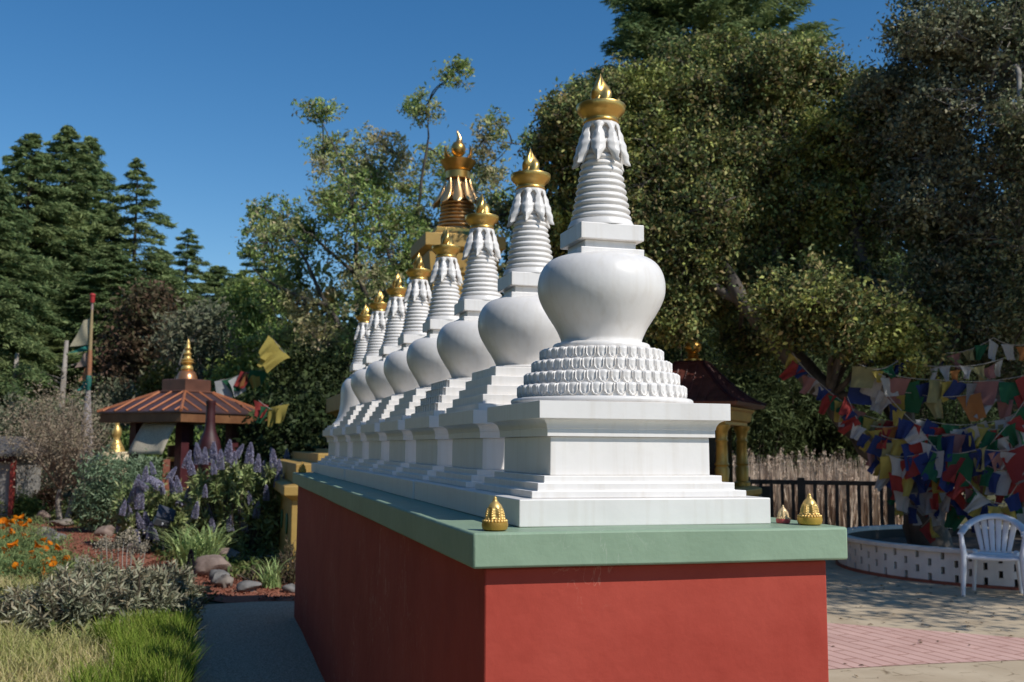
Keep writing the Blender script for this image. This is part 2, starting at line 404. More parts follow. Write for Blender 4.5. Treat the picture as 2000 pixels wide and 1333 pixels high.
def stupa_top(parent, dz, white=WHITE):
    """dome, harmika, ring spire, leaf drape, gold dish and flame; dz shifts everything above the terrace"""
    zz = lambda z: Z(z) + dz
    return zz
LAB = [
 'white stupa on round tiers of carved lotus petals, at the chair end of the row',
 'white stupa with plain square steps, directly behind the lotus-petal stupa',
 'white stupa whose square steps have projecting doorways and rows of small niches',
 'white stupa with plain steps, just behind the one with niches in its steps',
 'fifth white stupa counting from the lotus-petal one',
 'sixth white stupa counting from the lotus-petal one',
 'white stupa with plain steps, just in front of the bell-shaped one',
 'white stupa with a flared bell-shaped body, last at the far end of the row']
meshes = {}
DX = [0, .012, 0, .003, .0, .006, -.004, 0]
for k in range(8):
    st = thing('stupa', LAB[k], 'stupa', (XS, YS + SP * k, H), 0, 'white stupas in a row on the plinth')
    dz = 0 if k == 0 else -.033
    zz = lambda z, dz=dz: Z(z) + dz
    # --- throne, same for all
    if k == 0:
        g = SP / 2
        m = MB(); m.box(-B0, B0, -B0, .4309, .0005, Z(1.3483)); m.build('base_block', WHITE, st, bevel=.003)
        m = MB(); m.box(-B0, B0, -.4309, .4309, .0005, Z(1.3483)); o = m.build('base_block', WHITE, None); meshes['base'] = o.data; bpy.data.objects.remove(o)
        m = MB(); m.square([(.3560, Z(1.3487)), (.3560, Z(1.3697)), (.3292, Z(1.3697)), (.3292, Z(1.3932)), (.2996, Z(1.3932)), (.2996, Z(1.4144))])
        meshes['step'] = m.build('throne_steps', WHITE, st, bevel=.002).data
        m = MB(); m.square([(.2715, Z(1.4146)), (.2705, Z(1.5355))]); meshes['throne'] = m.build('throne_block', WHITE, st, bevel=.003).data
        cv = [(.2850, 1.5357), (.2850, 1.5600)]
        for j in range(9):
            t = j / 8 * PI / 2
            cv.append((.3145 - .0275 * math.cos(t) , 1.5602 + .0300 * math.sin(t) ** 1.0))
        cv += [(.3221, 1.5904), (.3221, 1.6443)]
        m = MB(); m.square([(h_, Z(z_)) for h_, z_ in cv]); meshes['cornice'] = m.build('cornice', WHITE, st, smooth=30, bevel=.0025).data
    else:
        for nm, ke in (('base_block', 'base'), ('throne_steps', 'step'), ('throne_block', 'throne'), ('cornice', 'cornice')):
            o = bpy.data.objects.new(nm, meshes[ke]); COL.objects.link(o); o.parent = st
            mo = o.modifiers.new('bevel', 'BEVEL'); mo.width = .002; mo.segments = 2; mo.limit_method = 'ANGLE'; mo.angle_limit = R(40)
            if nm == 'base_block': o.location.x = .004 * math.sin(k * 2.1)
    if k > 0:                                    # low filler between neighbouring base blocks
        pass
    # --- terrace
    if k == 0:
        m = MB(); pr = [(.300, Z(1.6445))]
        for j in range(9):
            t = j / 8 * PI
            pr.append((.300 + .012 * math.sin(t), Z(1.6445) + .0105 * (1 - math.cos(t))))
        pr.append((.27, Z(1.6656))); m.lathe(pr, 96); m.build('lotus_base', WHITE, st, smooth=50)
        for q, (r_, n_) in enumerate(((.291, 46), (.268, 43), (.242, 40), (.214, 36))):
            m = MB(); petal_row(m, r_, Z(1.6658 + .0415 * q), Z(1.7068 + .0415 * q), n_, (q % 2) * PI / n_)
            m.build('lotus_tier', WHITE, st, smooth=70)
        m = MB(); pr = [(.150, Z(1.8322))]
        for j in range(9):
            t = j / 8 * PI
            pr.append((.156 + .012 * math.sin(t), Z(1.8322) + .012 * (1 - math.cos(t))))
        pr.append((.12, Z(1.8568))); m.lathe(pr, 72); m.build('dome_collar', WHITE, st, smooth=50)
    else:
        steps = [(.295, 1.6445, 1.6700), (.272, 1.6702, 1.7075), (.2485, 1.7077, 1.7450), (.2253, 1.7452, 1.7840), (.2028, 1.7842, 1.8222)]
        if k == 7: steps = [(.305, 1.6445, 1.6640), (.285, 1.6642, 1.6840)]
        if k in (4, 5): steps = [(.290, 1.6445, 1.6740)] + [(.272 - .0175 * q, 1.6742 + .0296 * q, 1.7036 + .0296 * q) for q in range(5)]
        for q, (h_, za, zb) in enumerate(steps):
            m = MB(); m.square([(h_, Z(za)), (h_, Z(zb))])
            if k == 2 and q > 0:                 # projecting doorways front and back, niches on the sides
                w_ = h_ * .42
                m.box(-w_, w_, -h_ - .013, -h_ - .0002, Z(za), Z(zb) - .001); m.box(-w_, w_, h_ + .0002, h_ + .013, Z(za), Z(zb) - .001)
                for sx in (-1, 1):
                    for j in range(9):
                        y = -h_ + (j + .5) * 2 * h_ / 9
                        x0 = sx * (h_ + .0002); x1 = sx * (h_ + .010)
                        m.box(min(x0, x1), max(x0, x1), y - h_ * .055, y + h_ * .055, Z(za), Z(zb) - .004)
                    x0 = sx * (h_ + .0002); x1 = sx * (h_ + .0115)
                    m.box(min(x0, x1), max(x0, x1), -h_, h_, Z(zb) - .0038, Z(zb) - .0002)
            m.build('terrace_step', WHITE, st, bevel=.002)
        if k != 7:
            m = MB(); m.lathe([(.168, Z(1.8224)), (.172, Z(1.829)), (.168, Z(1.8365)), (.14, Z(1.8395))], 64); m.build('dome_collar', WHITE, st, smooth=50)
    # --- dome
    if k == 7:
        bell = [(.268, 1.684), (.272, 1.694), (.262, 1.700), (.245, 1.722), (.228, 1.755), (.214, 1.80), (.205, 1.86), (.202, 1.92), (.203, 1.97), (.199, 2.02), (.186, 2.06), (.160, 2.095), (.125, 2.118), (.10, 2.125)]
        m = MB(); m.lathe([(r_, Z(z_)) for r_, z_ in bell], 72); m.build('dome', WHITE, st, smooth=60)
    else:
        if k == 0 or 'dome' not in meshes or k == 1:
            pr = [(.141, 1.8560), (.1395, 1.8660), (.143, 1.8775), (.1590, 1.9113), (.1840, 1.9502), (.2060, 1.9891), (.2175, 2.0200), (.2210, 2.0480), (.2190, 2.0750), (.2110, 2.1030), (.1950, 2.1290), (.1700, 2.1480), (.1350, 2.1580), (.09, 2.161)]
            pp = []                               # smooth the profile
            for i in range(len(pr) - 1):
                p0, p1, p2, p3 = (pr[max(0, i - 1)], pr[i], pr[i + 1], pr[min(len(pr) - 1, i + 2)])
                for t in (0, .33, .67):
                    h_ = lambda a, b, c, d: .5 * (2 * b + (c - a) * t + (2 * a - 5 * b + 4 * c - d) * t * t + (-a + 3 * b - 3 * c + d) * t ** 3)
                    pp.append((h_(p0[0], p1[0], p2[0], p3[0]), h_(p0[1], p1[1], p2[1], p3[1])))
            pp.append(pr[-1])
            m = MB(); m.lathe([(r_, zz(z_)) for r_, z_ in pp], 96); o = m.build('dome', WHITE, st, smooth=60)
            if k == 1: meshes['dome'] = o.data
        else:
            link('dome', meshes['dome'].copy(), None, st) if False else None
            o = bpy.data.objects.new('dome', meshes['dome']); COL.objects.link(o); o.parent = st
    # --- harmika, spire, drape, dish, flame (shared from the second stupa on)
    if k in (0, 1):
        m = MB(); m.square([(.1140, zz(2.150)), (.1140, zz(2.1740))]); m.square([(.0920, zz(2.1742)), (.0920, zz(2.2026))]); m.square([(.1137, zz(2.2028)), (.1137, zz(2.2585))])
        hk = m.build('harmika', WHITE, st, bevel=.0025)
        pr = [(.1165, 2.2588), (.1165, 2.266), (.108, 2.283)]
        n_ = 13; za, zb = 2.283, 2.590; ra, rb = .1075, .054
        for q in range(n_):
            z0 = za + (zb - za) * q / n_; z1 = za + (zb - za) * (q + 1) / n_; r0 = ra + (rb - ra) * q / n_
            hgt = z1 - z0
            for j in range(7):
                t = j / 6
                pr.append((r0 - .0135 + .0135 * math.sin(PI * (.06 + .88 * t)) ** .75 - .0035 * t, z0 + hgt * (.06 + .9 * t)))
        pr += [(.045, 2.60), (.045, 2.634)]
        m = MB(); m.lathe([(r_, zz(z_)) for r_, z_ in pr], 72); spi = m.build('spire', WHITE, st, smooth=55)
        m = MB(); drape(m, .0545, zz(2.6340), .0835, zz(2.4800), 8, rz=-PI / 2 + .30)
        m.lathe([(.052, zz(2.622)), (.0585, zz(2.626)), (.0585, zz(2.6335)), (.05, zz(2.635))], 48)
        dr = m.build('leaf_drape', WHITE, st, smooth=50, solid=.0045)
        pr = [(.045, 2.6335), (.0605, 2.6345), (.0640, 2.6395), (.0605, 2.6450), (.0598, 2.6480), (.0618, 2.6550), (.0675, 2.6635), (.0765, 2.6715), (.0838, 2.6810), (.0860, 2.6910), (.0872, 2.7000), (.0862, 2.7025), (.0820, 2.7000), (.0740, 2.6810), (.0450, 2.6740), (.0010, 2.6735)]
        m = MB(); m.lathe([(r_, zz(z_)) for r_, z_ in pr], 72); di = m.build('gold_dish', GOLD, st, smooth=50)
        m = MB(); flame(m, zz(2.6720), .1500, .0335); fl = m.build('gold_flame', GOLD, st, smooth=60)
        if k == 1: meshes['top'] = (hk, spi, dr, di, fl)
    else:
        for src in meshes['top']:
            o = src.copy(); COL.objects.link(o); o.parent = st; o.location.x = DX[k] * .5
            if src.name.startswith('gold_flame'): o.rotation_euler.z = k * .35

# ================================================================ small gold offerings on the slab
def tsatsa(name, label, loc, s, top, dish, rz):
    t = thing(name, label, 'figurine', loc, rz, 'small moulded votive stupas on the slab')
    m = MB(); m.lathe([(.030, 0), (.0375, .004), (.0405, .016), (.0395, .026), (.036, .0285), (.02, .029)], 40); m.build('base', dish, t, smooth=45)
    m = MB()
    for k in range(22):
        a = 2 * PI * k / 22; m.ball((.0345 * math.cos(a), .0345 * math.sin(a), .0305), .0052, 8, 6)
    for k in range(16):
        a = 2 * PI * k / 16; m.ball((.0285 * math.cos(a), .0285 * math.sin(a), .0355), .0046, 8, 6, (1, 1, 1.5))
    def lob(a, z):
        t_ = max(0, min(1, (z - .034) / .040))
        return 1 + .11 * math.cos(8 * a) * (1 - abs(2 * t_ - 1) ** 3) * (z < .078) + .02 * math.sin(z * 700) * (z < .078)
    pr = [(.029, .029), (.0295, .036), (.0278, .044), (.0262, .052), (.0250, .060), (.0238, .067), (.0218, .074), (.0188, .0805), (.0145, .086), (.0100, .0905), (.0070, .095), (.0060, .099), (.0058, .1025), (.0035, .106), (.0006, .109)]
    pp = []
    for i in range(len(pr) - 1):
        for q in range(3):
            u = q / 3; pp.append((pr[i][0] * (1 - u) + pr[i + 1][0] * u, pr[i][1] * (1 - u) + pr[i + 1][1] * u))
    pp.append(pr[-1]); m.lathe(pp, 64, mod=lob)
    for k in range(8):                       # eight tiny stupas in relief round the body
        a = 2 * PI * k / 8
        for z_, r_, q in ((.046, .0285, .0040), (.053, .0270, .0046), (.060, .0258, .0036), (.067, .0244, .0028)):
            m.ball((r_ * math.cos(a), r_ * math.sin(a), z_), q, 8, 6, (1, 1, 1.1))
    m.build('relief_cone', top, t, smooth=60)
    t.scale = (s, s, s * .95)
    return t
PALEGOLD = gold('pale_gold_paint', (.75, .55, .30), .5, .5)
REDBOWL = pmat('pink_red_paint', (.48, .07, .07), (.55, .10, .09), 30, .5)
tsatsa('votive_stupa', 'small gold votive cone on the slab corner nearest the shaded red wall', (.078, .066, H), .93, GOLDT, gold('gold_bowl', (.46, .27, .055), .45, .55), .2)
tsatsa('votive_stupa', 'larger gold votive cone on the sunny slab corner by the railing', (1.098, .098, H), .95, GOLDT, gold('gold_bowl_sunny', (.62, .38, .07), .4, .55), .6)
tsatsa('votive_stupa', 'tiny pale votive cone in a red bowl beside the white base', (1.050, .175, H), .56, PALEGOLD, REDBOWL, .3)
tsatsa('votive_stupa', 'tiny red-bowled votive cone mostly hidden behind the white base corner', (1.042, .50, H), .50, PALEGOLD, REDBOWL, .9)
tsatsa('votive_stupa', 'dull small votive cone at the far end of the slab, by the ochre steps', (.07, 6.68, H), .9, GOLD2, GOLD2, .1)


# ================================================================ GROUND
def sheet(name, pts, z, mat):
    m = MB(); m.add([(x, y, z) for x, y in pts], [tuple(range(len(pts)))])
    return struct(m.build(name, mat))
def soil_mat():
    m = pmat('garden_soil', (.075, .055, .035), (.13, .115, .06), 1.3, .95, .9, 9, c3=(.085, .10, .035), spread=(.3, .7), spec=.1)
    return m
GN = 160
gm = MB()
gv = []
rad = [0, 2, 4, 6, 8, 10, 12, 15, 18, 22, 27, 34, 45, 60, 90, 150, 400]
gv.append((2, 10, -.012))
for r_ in rad[1:]:
    for k in range(64):
        a = 2 * PI * k / 64
        gv.append((2 + r_ * math.cos(a), 10 + r_ * math.sin(a), -.012))
gf = [(0, 1 + k, 1 + (k + 1) % 64) for k in range(64)]
for i in range(len(rad) - 2):
    for k in range(64):
        k2 = (k + 1) % 64
        gf.append((1 + i * 64 + k, 1 + (i + 1) * 64 + k, 1 + (i + 1) * 64 + k2, 1 + i * 64 + k2))
gm.add(gv, gf); struct(gm.build('ground', soil_mat()))

# asphalt path along the shaded side of the plinth
AS = pmat('asphalt', (.34, .25, .165), (.66, .50, .35), 90, .9, 1.0, 130, detail=4, spread=(.4, .62), spec=.25)
sheet('asphalt_path', [(-.80, -6), (OH + .1, -6), (OH + .1, 7.75), (-.25, 7.82), (-.80, 7.72)], .004, AS)

# red bark mulch path winding back through the garden
def mulch_mat():
    return pmat('bark_mulch', (.15, .050, .030), (.31, .125, .080), 38, .95, 1.0, 60, detail=8, c3=(.24, .085, .05), spread=(.3, .7), spec=.1)
cl = [(.9, 8.35, .75), (-.2, 8.45, .70), (-.75, 9.2, .62), (-1.25, 10.3, .60), (-1.75, 11.6, .62), (-2.15, 13.0, .72), (-2.6, 14.6, .85), (-3.2, 16.3, .95), (-4.1, 18.2, .9), (-5.5, 19.8, .8)]
L_, R_ = [], []
for i, (x, y, w_) in enumerate(cl):
    x0, y0, _ = cl[max(0, i - 1)]; x1, y1, _ = cl[min(len(cl) - 1, i + 1)]
    d = math.hypot(x1 - x0, y1 - y0); nx, ny = -(y1 - y0) / d, (x1 - x0) / d
    L_.append((x + nx * w_, y + ny * w_, .002)); R_.append((x - nx * w_, y - ny * w_, .002))
m = MB(); n_ = len(cl)
m.add(L_ + R_, [(i, i + 1, n_ + i + 1, n_ + i) for i in range(n_ - 1)]); struct(m.build('mulch_path', mulch_mat()))

# paved court with stamped pattern
def court_mat(name, c1, c2, groove, kind):
    m, nt, b, N, L = nodes(name)
    tc = N('ShaderNodeTexCoord')
    n = N('ShaderNodeTexNoise'); n.inputs['Scale'].default_value = 2.2; n.inputs['Detail'].default_value = 9; L(tc.outputs['Object'], n.inputs[0])
    r = ramp(nt, [(.32, c1), (.66, c2)]); L(n.outputs['Fac'], r.inputs[0])
    if kind == 'plank':
        ga, gb_ = on_ground(1620, 1246), on_ground(1940, 1330); mp = N('ShaderNodeMapping'); mp.inputs['Rotation'].default_value = (0, 0, -math.atan2(gb_[1] - ga[1], gb_[0] - ga[0])); L(tc.outputs['Object'], mp.inputs[0])
        br = N('ShaderNodeTexBrick'); br.inputs['Scale'].default_value = 1; br.inputs['Brick Width'].default_value = .55; br.inputs['Row Height'].default_value = .12
        br.inputs['Mortar Size'].default_value = .010; br.inputs['Mortar Smooth'].default_value = .3; br.inputs['Color1'].default_value = (1, 1, 1, 1); br.inputs['Color2'].default_value = (.93, .93, .93, 1)
        br.inputs['Mortar'].default_value = (*groove, 1); L(mp.outputs[0], br.inputs[0]); fac = br.outputs['Color']
        wn = N('ShaderNodeTexNoise'); wn.inputs['Scale'].default_value = 5; L(tc.outputs['Object'], wn.inputs[0])
    else:
        # scalloped fan stamps
        v = N('ShaderNodeTexVoronoi'); v.feature = 'DISTANCE_TO_EDGE'; v.inputs['Scale'].default_value = 5.2; v.inputs['Randomness'].default_value = .55; L(tc.outputs['Object'], v.inputs[0])
        n5 = N('ShaderNodeTexNoise'); n5.inputs['Scale'].default_value = 6; n5.inputs['Detail'].default_value = 6; L(tc.outputs['Object'], n5.inputs[0])
        gt = ramp(nt, [(.50, (0, 0, 0)), (.60, (1, 1, 1))]); L(n5.outputs['Fac'], gt.inputs[0])
        rr = ramp(nt, [(0, groove), (.035, (1, 1, 1))]); L(v.outputs['Distance'], rr.inputs[0])
        mm = N('ShaderNodeMix'); mm.data_type = 'RGBA'; L(gt.outputs[0], mm.inputs['Factor']); mm.inputs['A'].default_value = (1, 1, 1, 1); L(rr.outputs[0], mm.inputs['B']); fac = mm.outputs['Result']
    mx = N('ShaderNodeMix'); mx.data_type = 'RGBA'; mx.blend_type = 'MULTIPLY'; mx.inputs['Factor'].default_value = 1
    L(r.outputs[0], mx.inputs['A']); L(fac, mx.inputs['B']); L(mx.outputs['Result'], b.inputs['Base Color']); b.inputs['Roughness'].default_value = .85; b.inputs['Specular IOR Level'].default_value = .2
    ad = N('ShaderNodeMath'); ad.operation = 'MULTIPLY_ADD'; L(n.outputs['Fac'], ad.inputs[0]); ad.inputs[1].default_value = .35; L(fac, ad.inputs[2])
    bp = N('ShaderNodeBump'); bp.inputs['Strength'].default_value = .6; bp.inputs['Distance'].default_value = .012; L(ad.outputs[0], bp.inputs['Height']); L(bp.outputs[0], b.inputs['Normal'])
    return m
sheet('paved_court', [(WID - OH - .05, -6), (16, -6), (17, 6), (13, 12.5), (WID - OH - .05, 11.2)], .004, court_mat('stamped_tan_concrete', (.43, .335, .225), (.55, .445, .31), (.35, .30, .25), 'fan'))
pk = [(1.125, 3.72), (2.6, 3.74), (3.41, 3.69), (4.2, 3.69), (4.98, 3.64), (6.0, 3.45), (7.2, 2.95), (7.9, 2.3), (7.6, 2.95), (6.8, 3.75), (5.59, 4.40), (5.0, 4.95), (4.48, 5.40), (3.6, 6.0), (2.6, 6.4), (1.125, 6.5)]
sheet('pink_paving', pk, .008, court_mat('stamped_pink_concrete', (.56, .34, .285), (.67, .43, .365), (.60, .50, .46), 'plank'))

# ================================================================ LEAVES, TREES, PLANTS
def unit(a): return a / np.maximum(np.linalg.norm(a, axis=1, keepdims=True), 1e-9)
def leaf_mesh(C, D, Nn, Ln, Wd):
    """one folded diamond leaf (4 verts, 1 quad) per row"""
    n = len(C); D = unit(D); Sx = unit(np.cross(D, Nn)); Nn = np.cross(Sx, D)
    Ln = np.broadcast_to(np.asarray(Ln, float).reshape(-1, 1), (n, 1)); Wd = np.broadcast_to(np.asarray(Wd, float).reshape(-1, 1), (n, 1))
    V = np.empty((n, 4, 3))
    V[:, 0] = C - D * Ln * .5
    V[:, 1] = C + Sx * Wd * .5 + Nn * Wd * .22 - D * Ln * .05
    V[:, 2] = C + D * Ln * .5 - Nn * Ln * .08
    V[:, 3] = C - Sx * Wd * .5 + Nn * Wd * .22 - D * Ln * .05
    return V.reshape(-1, 3), np.arange(n * 4).reshape(-1, 4)
def rnd_dir(n): return unit(rng.normal(size=(n, 3)))
def blob_clumps(c, r, n, hollow=.45, flat=1):
    """n sub-clump centres in the outer part of an ellipsoid"""
    d = rnd_dir(n); q = (hollow + (1.05 - hollow) * rng.random((n, 1)) ** .6)
    return np.asarray(c) + d * q * np.asarray(r)
def fill_leaves(name, clumps, per, spread, L, W, mat, parent, up=.35, droop=.0, outward=None, jitter=.35):
    n = len(clumps) * per
    C = np.repeat(clumps, per, 0) + rng.normal(size=(n, 3)) * np.repeat(np.broadcast_to(np.asarray(spread, float).reshape(-1, 1), (len(clumps), 1)), per, 0) * np.array([1, 1, .8])
    D = rnd_dir(n); D[:, 2] -= droop
    Nn = rnd_dir(n); Nn[:, 2] += up
    s = 1 + jitter * (rng.random(n) * 2 - 1)
    V, F = leaf_mesh(C, D, Nn, L * s, W * s)
    return np_mesh(name, V, F, mat, parent)
def limb_pts(a, b, n=6, wob=.12, sag=0):
    a = np.asarray(a, float); b = np.asarray(b, float); L = np.linalg.norm(b - a); o = []
    w1 = rng.normal(size=3) * wob * L
    for i in range(n + 1):
        t = i / n
        o.append(a + (b - a) * t + w1 * math.sin(t * PI) * .6 + np.array([0, 0, sag * math.sin(t * PI)]))
    return o
def rel(p, o): return np.asarray(p, float) - np.asarray(o, float)

OAKLEAF = leafmat('oak_leaves', [(0.050, 0.079, 0.032), (0.089, 0.128, 0.047), (0.142, 0.185, 0.066), (0.222, 0.246, 0.086), (0.320, 0.234, 0.123), (0.382, 0.419, 0.111)], (0.370, 0.407, 0.092), .7, .2, .45, .4, .6, 4.5)
OAKLEAF2 = leafmat('grey_oak_leaves', [(0.074, 0.103, 0.052), (0.132, 0.167, 0.080), (0.216, 0.242, 0.124), (0.331, 0.288, 0.187)], (0.274, 0.259, 0.166), .6, .2, .5, .4, .5, 4.5)
PALETW = pmat('lichen_bark', (.15, .13, .11), (.30, .275, .235), 8, .9, .5, 20)
def oak(name, label, base, blobs, limbs, leafm, density, L, W, spread=.17, twig=.25, group='old oaks over the court', per=46, hollow=.45, br=1.0, barkm=None, rs=1.0):
    t = thing(name, label, 'tree', base, 0, group)
    m = MB()
    for pts, ra, rb in limbs:
        P = [rel(p, base) for p in pts]; Q = []
        for i in range(len(P) - 1):
            for q in range(4):
                u = q / 4; Q.append(P[i] * (1 - u) + P[i + 1] * u + rng.normal(size=3) * .025)
        Q.append(P[-1]); k = len(Q)
        m.tube(Q, [ra + (rb - ra) * (i / (k - 1)) ** .8 for i in range(k)], 9)
    cl_, sp = [], []
    ends = [rel(p, base) for pts, ra, rb in limbs for p in pts[1:]]
    for c, r_ in blobs:
        c = rel(c, base); r_ = np.asarray(r_, float) * rs
        n = max(14, int(density * r_[0] * r_[2] * 4))
        cc = blob_clumps(c, r_ * (1 + .25 * (rng.random() < .5)), n, hollow); cl_.append(cc); sp.append(np.full(n, spread) * (.6 + .8 * rng.random(n)))
        e = min(ends, key=lambda p: np.linalg.norm(p - c))
        if np.linalg.norm(e - c) > .3: m.tube(limb_pts(e, c, 5, .12), [x * br for x in (.05, .045, .04, .034, .028, .02)], 6)
        for q in range(int(n * twig)):
            p = cc[rng.integers(n)]; a_ = c + (p - c) * .25 * rng.random(); p = p + (p - a_) * .14
            pts = limb_pts(a_, p, 3, .16); m.tube(pts, [.014, .011, .008, .003], 4, cap=False)
    m.build('trunk', barkm or BARK, t, smooth=179)
    cl_ = np.concatenate(cl_); sp = np.concatenate(sp)
    fill_leaves('crown', cl_, per, sp, L, W, leafm, t, up=.5)
    return t
def B(u, v, rp, d, sq=.85, dd=None):              # a crown lobe measured on the photo: centre, pixel radius, distance
    r_ = rp * d / FPX
    return (at(u, v, d), (r_, r_ * .9, r_ * sq))

TB = on_ground(1822, 1066, .28); TB = np.array([TB[0], TB[1], .0])
lim = [([TB, at(1806, 1000, 13.7), at(1770, 930, 13.8), at(1700, 868, 13.8), at(1620, 775, 13.9), at(1525, 668, 14.2), at(1450, 590, 14.5), at(1400, 500, 14.8), at(1370, 420, 15.0)], .30, .07),
       ([at(1775, 935, 13.8), at(1762, 820, 14), at(1740, 690, 14.3), at(1690, 520, 14.8), at(1650, 380, 15.2), at(1620, 250, 15.4)], .20, .05),
       ([at(1762, 820, 14), at(1640, 640, 15), at(1560, 460, 15.6), at(1500, 300, 15.8), at(1480, 200, 15.8)], .13, .04),
       ([at(1450, 590, 14.5), at(1330, 520, 14.8), at(1230, 400, 15.2), at(1150, 300, 15.4)], .08, .03)]
bl = [B(1105, 250, 45, 15.2), B(1150, 215, 60, 15.6), B(1240, 195, 95, 15.8), B(1330, 235, 105, 15.4), B(1385, 145, 75, 16), B(1450, 200, 110, 15.8), B(1540, 165, 95, 16), B(1630, 160, 48, 16), B(1690, 190, 52, 15.6), B(1735, 250, 60, 15.4), B(1700, 330, 70, 15.4),
      B(1090, 330, 55, 15.5), B(1170, 330, 95, 15.2), B(1290, 350, 110, 15), B(1400, 320, 110, 15.2), B(1520, 300, 110, 15.6), B(1640, 280, 95, 15.5),
      B(1030, 430, 50, 15.8), B(1110, 450, 80, 15.6), B(1230, 470, 100, 15), B(1350, 440, 100, 14.8), B(1480, 420, 105, 15.6), B(1600, 410, 100, 15.6), B(1690, 430, 80, 15),
      B(1310, 560, 75, 14.8), B(1345, 500, 70, 14.6), B(1420, 560, 60, 15.6), B(1320, 620, 45, 14.8), B(1560, 540, 80, 16), B(1660, 560, 80, 15),
      B(1540, 600, 65, 13.6, .7), B(1610, 590, 70, 13.4, .7), B(1690, 620, 75, 13.3, .7), B(1750, 660, 60, 13.2, .75), B(1620, 650, 70, 13.5, .6), B(1530, 650, 45, 13.6, .6), B(1780, 700, 40, 13.2, .6), B(1150, 560, 60, 16), B(1060, 520, 60, 16.2), B(1440, 660, 50, 16)]
def sprays(bl, n, r0, r1, dj):
    o = list(bl)
    for k in range(n):
        c, r_ = bl[rng.integers(len(bl))]
        c2 = c + rnd_dir(1)[0] * r_ * (.75 + .62 * rng.random()); q = r0 + (r1 - r0) * rng.random()
        o.append((c2, (q * (.8 + .6 * rng.random()), q, q * (.6 + .5 * rng.random()))))
    return o
bl = sprays(bl, 150, .12, .40, .5)
oak('oak_tree', 'large live oak growing from the white planter, its long limb leaning over towards the stupas', TB, bl, lim, OAKLEAF, 125, .068, .036, spread=.095, twig=.7, per=30, hollow=.25, rs=.94)

T2 = np.array([10.6, 9.4, 0.0])
lim = [([T2, at(2040, 900, 14.6), at(1975, 700, 14.4), at(1890, 560, 14.2), at(1850, 440, 14.2), at(1830, 300, 14.2)], .26, .05),
       ([at(2040, 900, 14.6), at(2020, 600, 14), at(1985, 380, 13.8), at(1960, 150, 13.6)], .2, .05),
       ([at(1975, 700, 14.4), at(2120, 500, 13.5), at(2220, 300, 13)], .15, .04)]
bl = [B(1745, 170, 40, 14.4), B(1790, 60, 70, 14), B(1870, 30, 80, 13.8), B(1970, 60, 100, 13.4), B(1830, 170, 95, 14), B(1930, 190, 110, 13.6), B(2030, 230, 110, 13.2), B(1770, 260, 75, 14.6), B(1850, 320, 105, 14), B(1960, 340, 110, 13.6),
      B(1790, 420, 90, 14.4), B(1890, 450, 100, 14), B(1990, 470, 100, 13.4), B(1840, 560, 85, 14.2), B(1940, 590, 95, 13.6), B(2010, 620, 85, 13.2), B(1880, 670, 70, 14), B(1975, 690, 70, 13.8), B(2080, 80, 90, 14), B(2080, 560, 80, 14)]
bl = sprays(bl, 100, .12, .38, .5)
oak('oak_tree', 'shaded greyish live oak rising behind the prayer flags and plastic chair, taller than the picture', T2, bl, lim, OAKLEAF2, 84, .062, .032, spread=.10, twig=.8, per=30, hollow=.25, barkm=PALETW, rs=.88)

T3 = np.array([11.6, 3.9, 0.0])                 # the oak whose shade dapples the paving
lim = [([T3, T3 + (.1, .1, 1.6), T3 + (-.3, .4, 3.2), T3 + (-.9, .9, 4.6), T3 + (-1.2, 1.2, 6)], .28, .06), ([T3 + (-.3, .4, 3.2), T3 + (-1.6, -.6, 4.4), T3 + (-2.2, -.9, 5.2)], .14, .05), ([T3 + (.1, .1, 1.6), T3 + (1, .6, 3.8), T3 + (1.5, .8, 5.2)], .16, .05)]
bl = [(T3 + o_, (r_, r_, r_ * .7)) for o_, r_ in (((-1.4, 1.9, 5.4), 1.3), ((-2.4, 1.3, 4.8), 1.0), ((.6, 3.0, 6.0), 1.4), ((-.8, 3.0, 6.4), 1.2), ((-2.3, -1.0, 4.6), 1.0), ((-1.4, -.3, 5.2), 1.2), ((-.4, .6, 5.8), 1.4), ((-1.8, 1.0, 5.0), 1.2), ((.8, .6, 5.6), 1.4), ((1.4, -.6, 4.8), 1.2), ((-.2, -1.2, 4.9), 1.1), ((-1.0, 2.0, 5.2), 1.2), ((.4, 2.2, 5.4), 1.3), ((-2.6, .4, 4.2), .8), ((-3.1, -1.5, 4.3), .7))]
oak('oak_tree', 'live oak standing past the plastic chair whose dappled shade falls across the paving', T3, bl, lim, OAKLEAF2, 22, .11, .06, spread=.19, twig=.15, per=22)

# unseen oaks added only to keep open sky light off the plinth's side
T4 = np.array([-8.6, 1.6, 0.0])
lim = [([T4, T4 + (.1, .1, 2), T4 + (.3, -.4, 4), T4 + (.2, .3, 6.5)], .3, .06), ([T4 + (.1, .1, 2), T4 + (1.4, .8, 4), T4 + (1.6, 1.2, 5.5)], .16, .05)]
bl = [(T4 + o_, (r_, r_, r_ * .9)) for o_, r_ in (((0, 0, 3.2), 1.7), ((1.0, 1.2, 2.6), 1.3), ((.4, -1.6, 3.0), 1.5), ((-.6, 1.6, 4.2), 1.6), ((.6, -.6, 5.2), 1.9), ((.2, 1.2, 6.4), 1.8), ((-.2, -1.4, 6.8), 1.8), ((.1, .2, 8.2), 1.7), ((.8, -1.8, 1.6), 1.1), ((.7, 1.8, 1.4), 1.1))]
sh0 = oak('oak_tree', 'added unseen oak blocking sky light beside the shaded path, nearest the camera', T4, bl, lim, OAKLEAF2, 16, .20, .11, spread=.32, twig=.08, per=34)
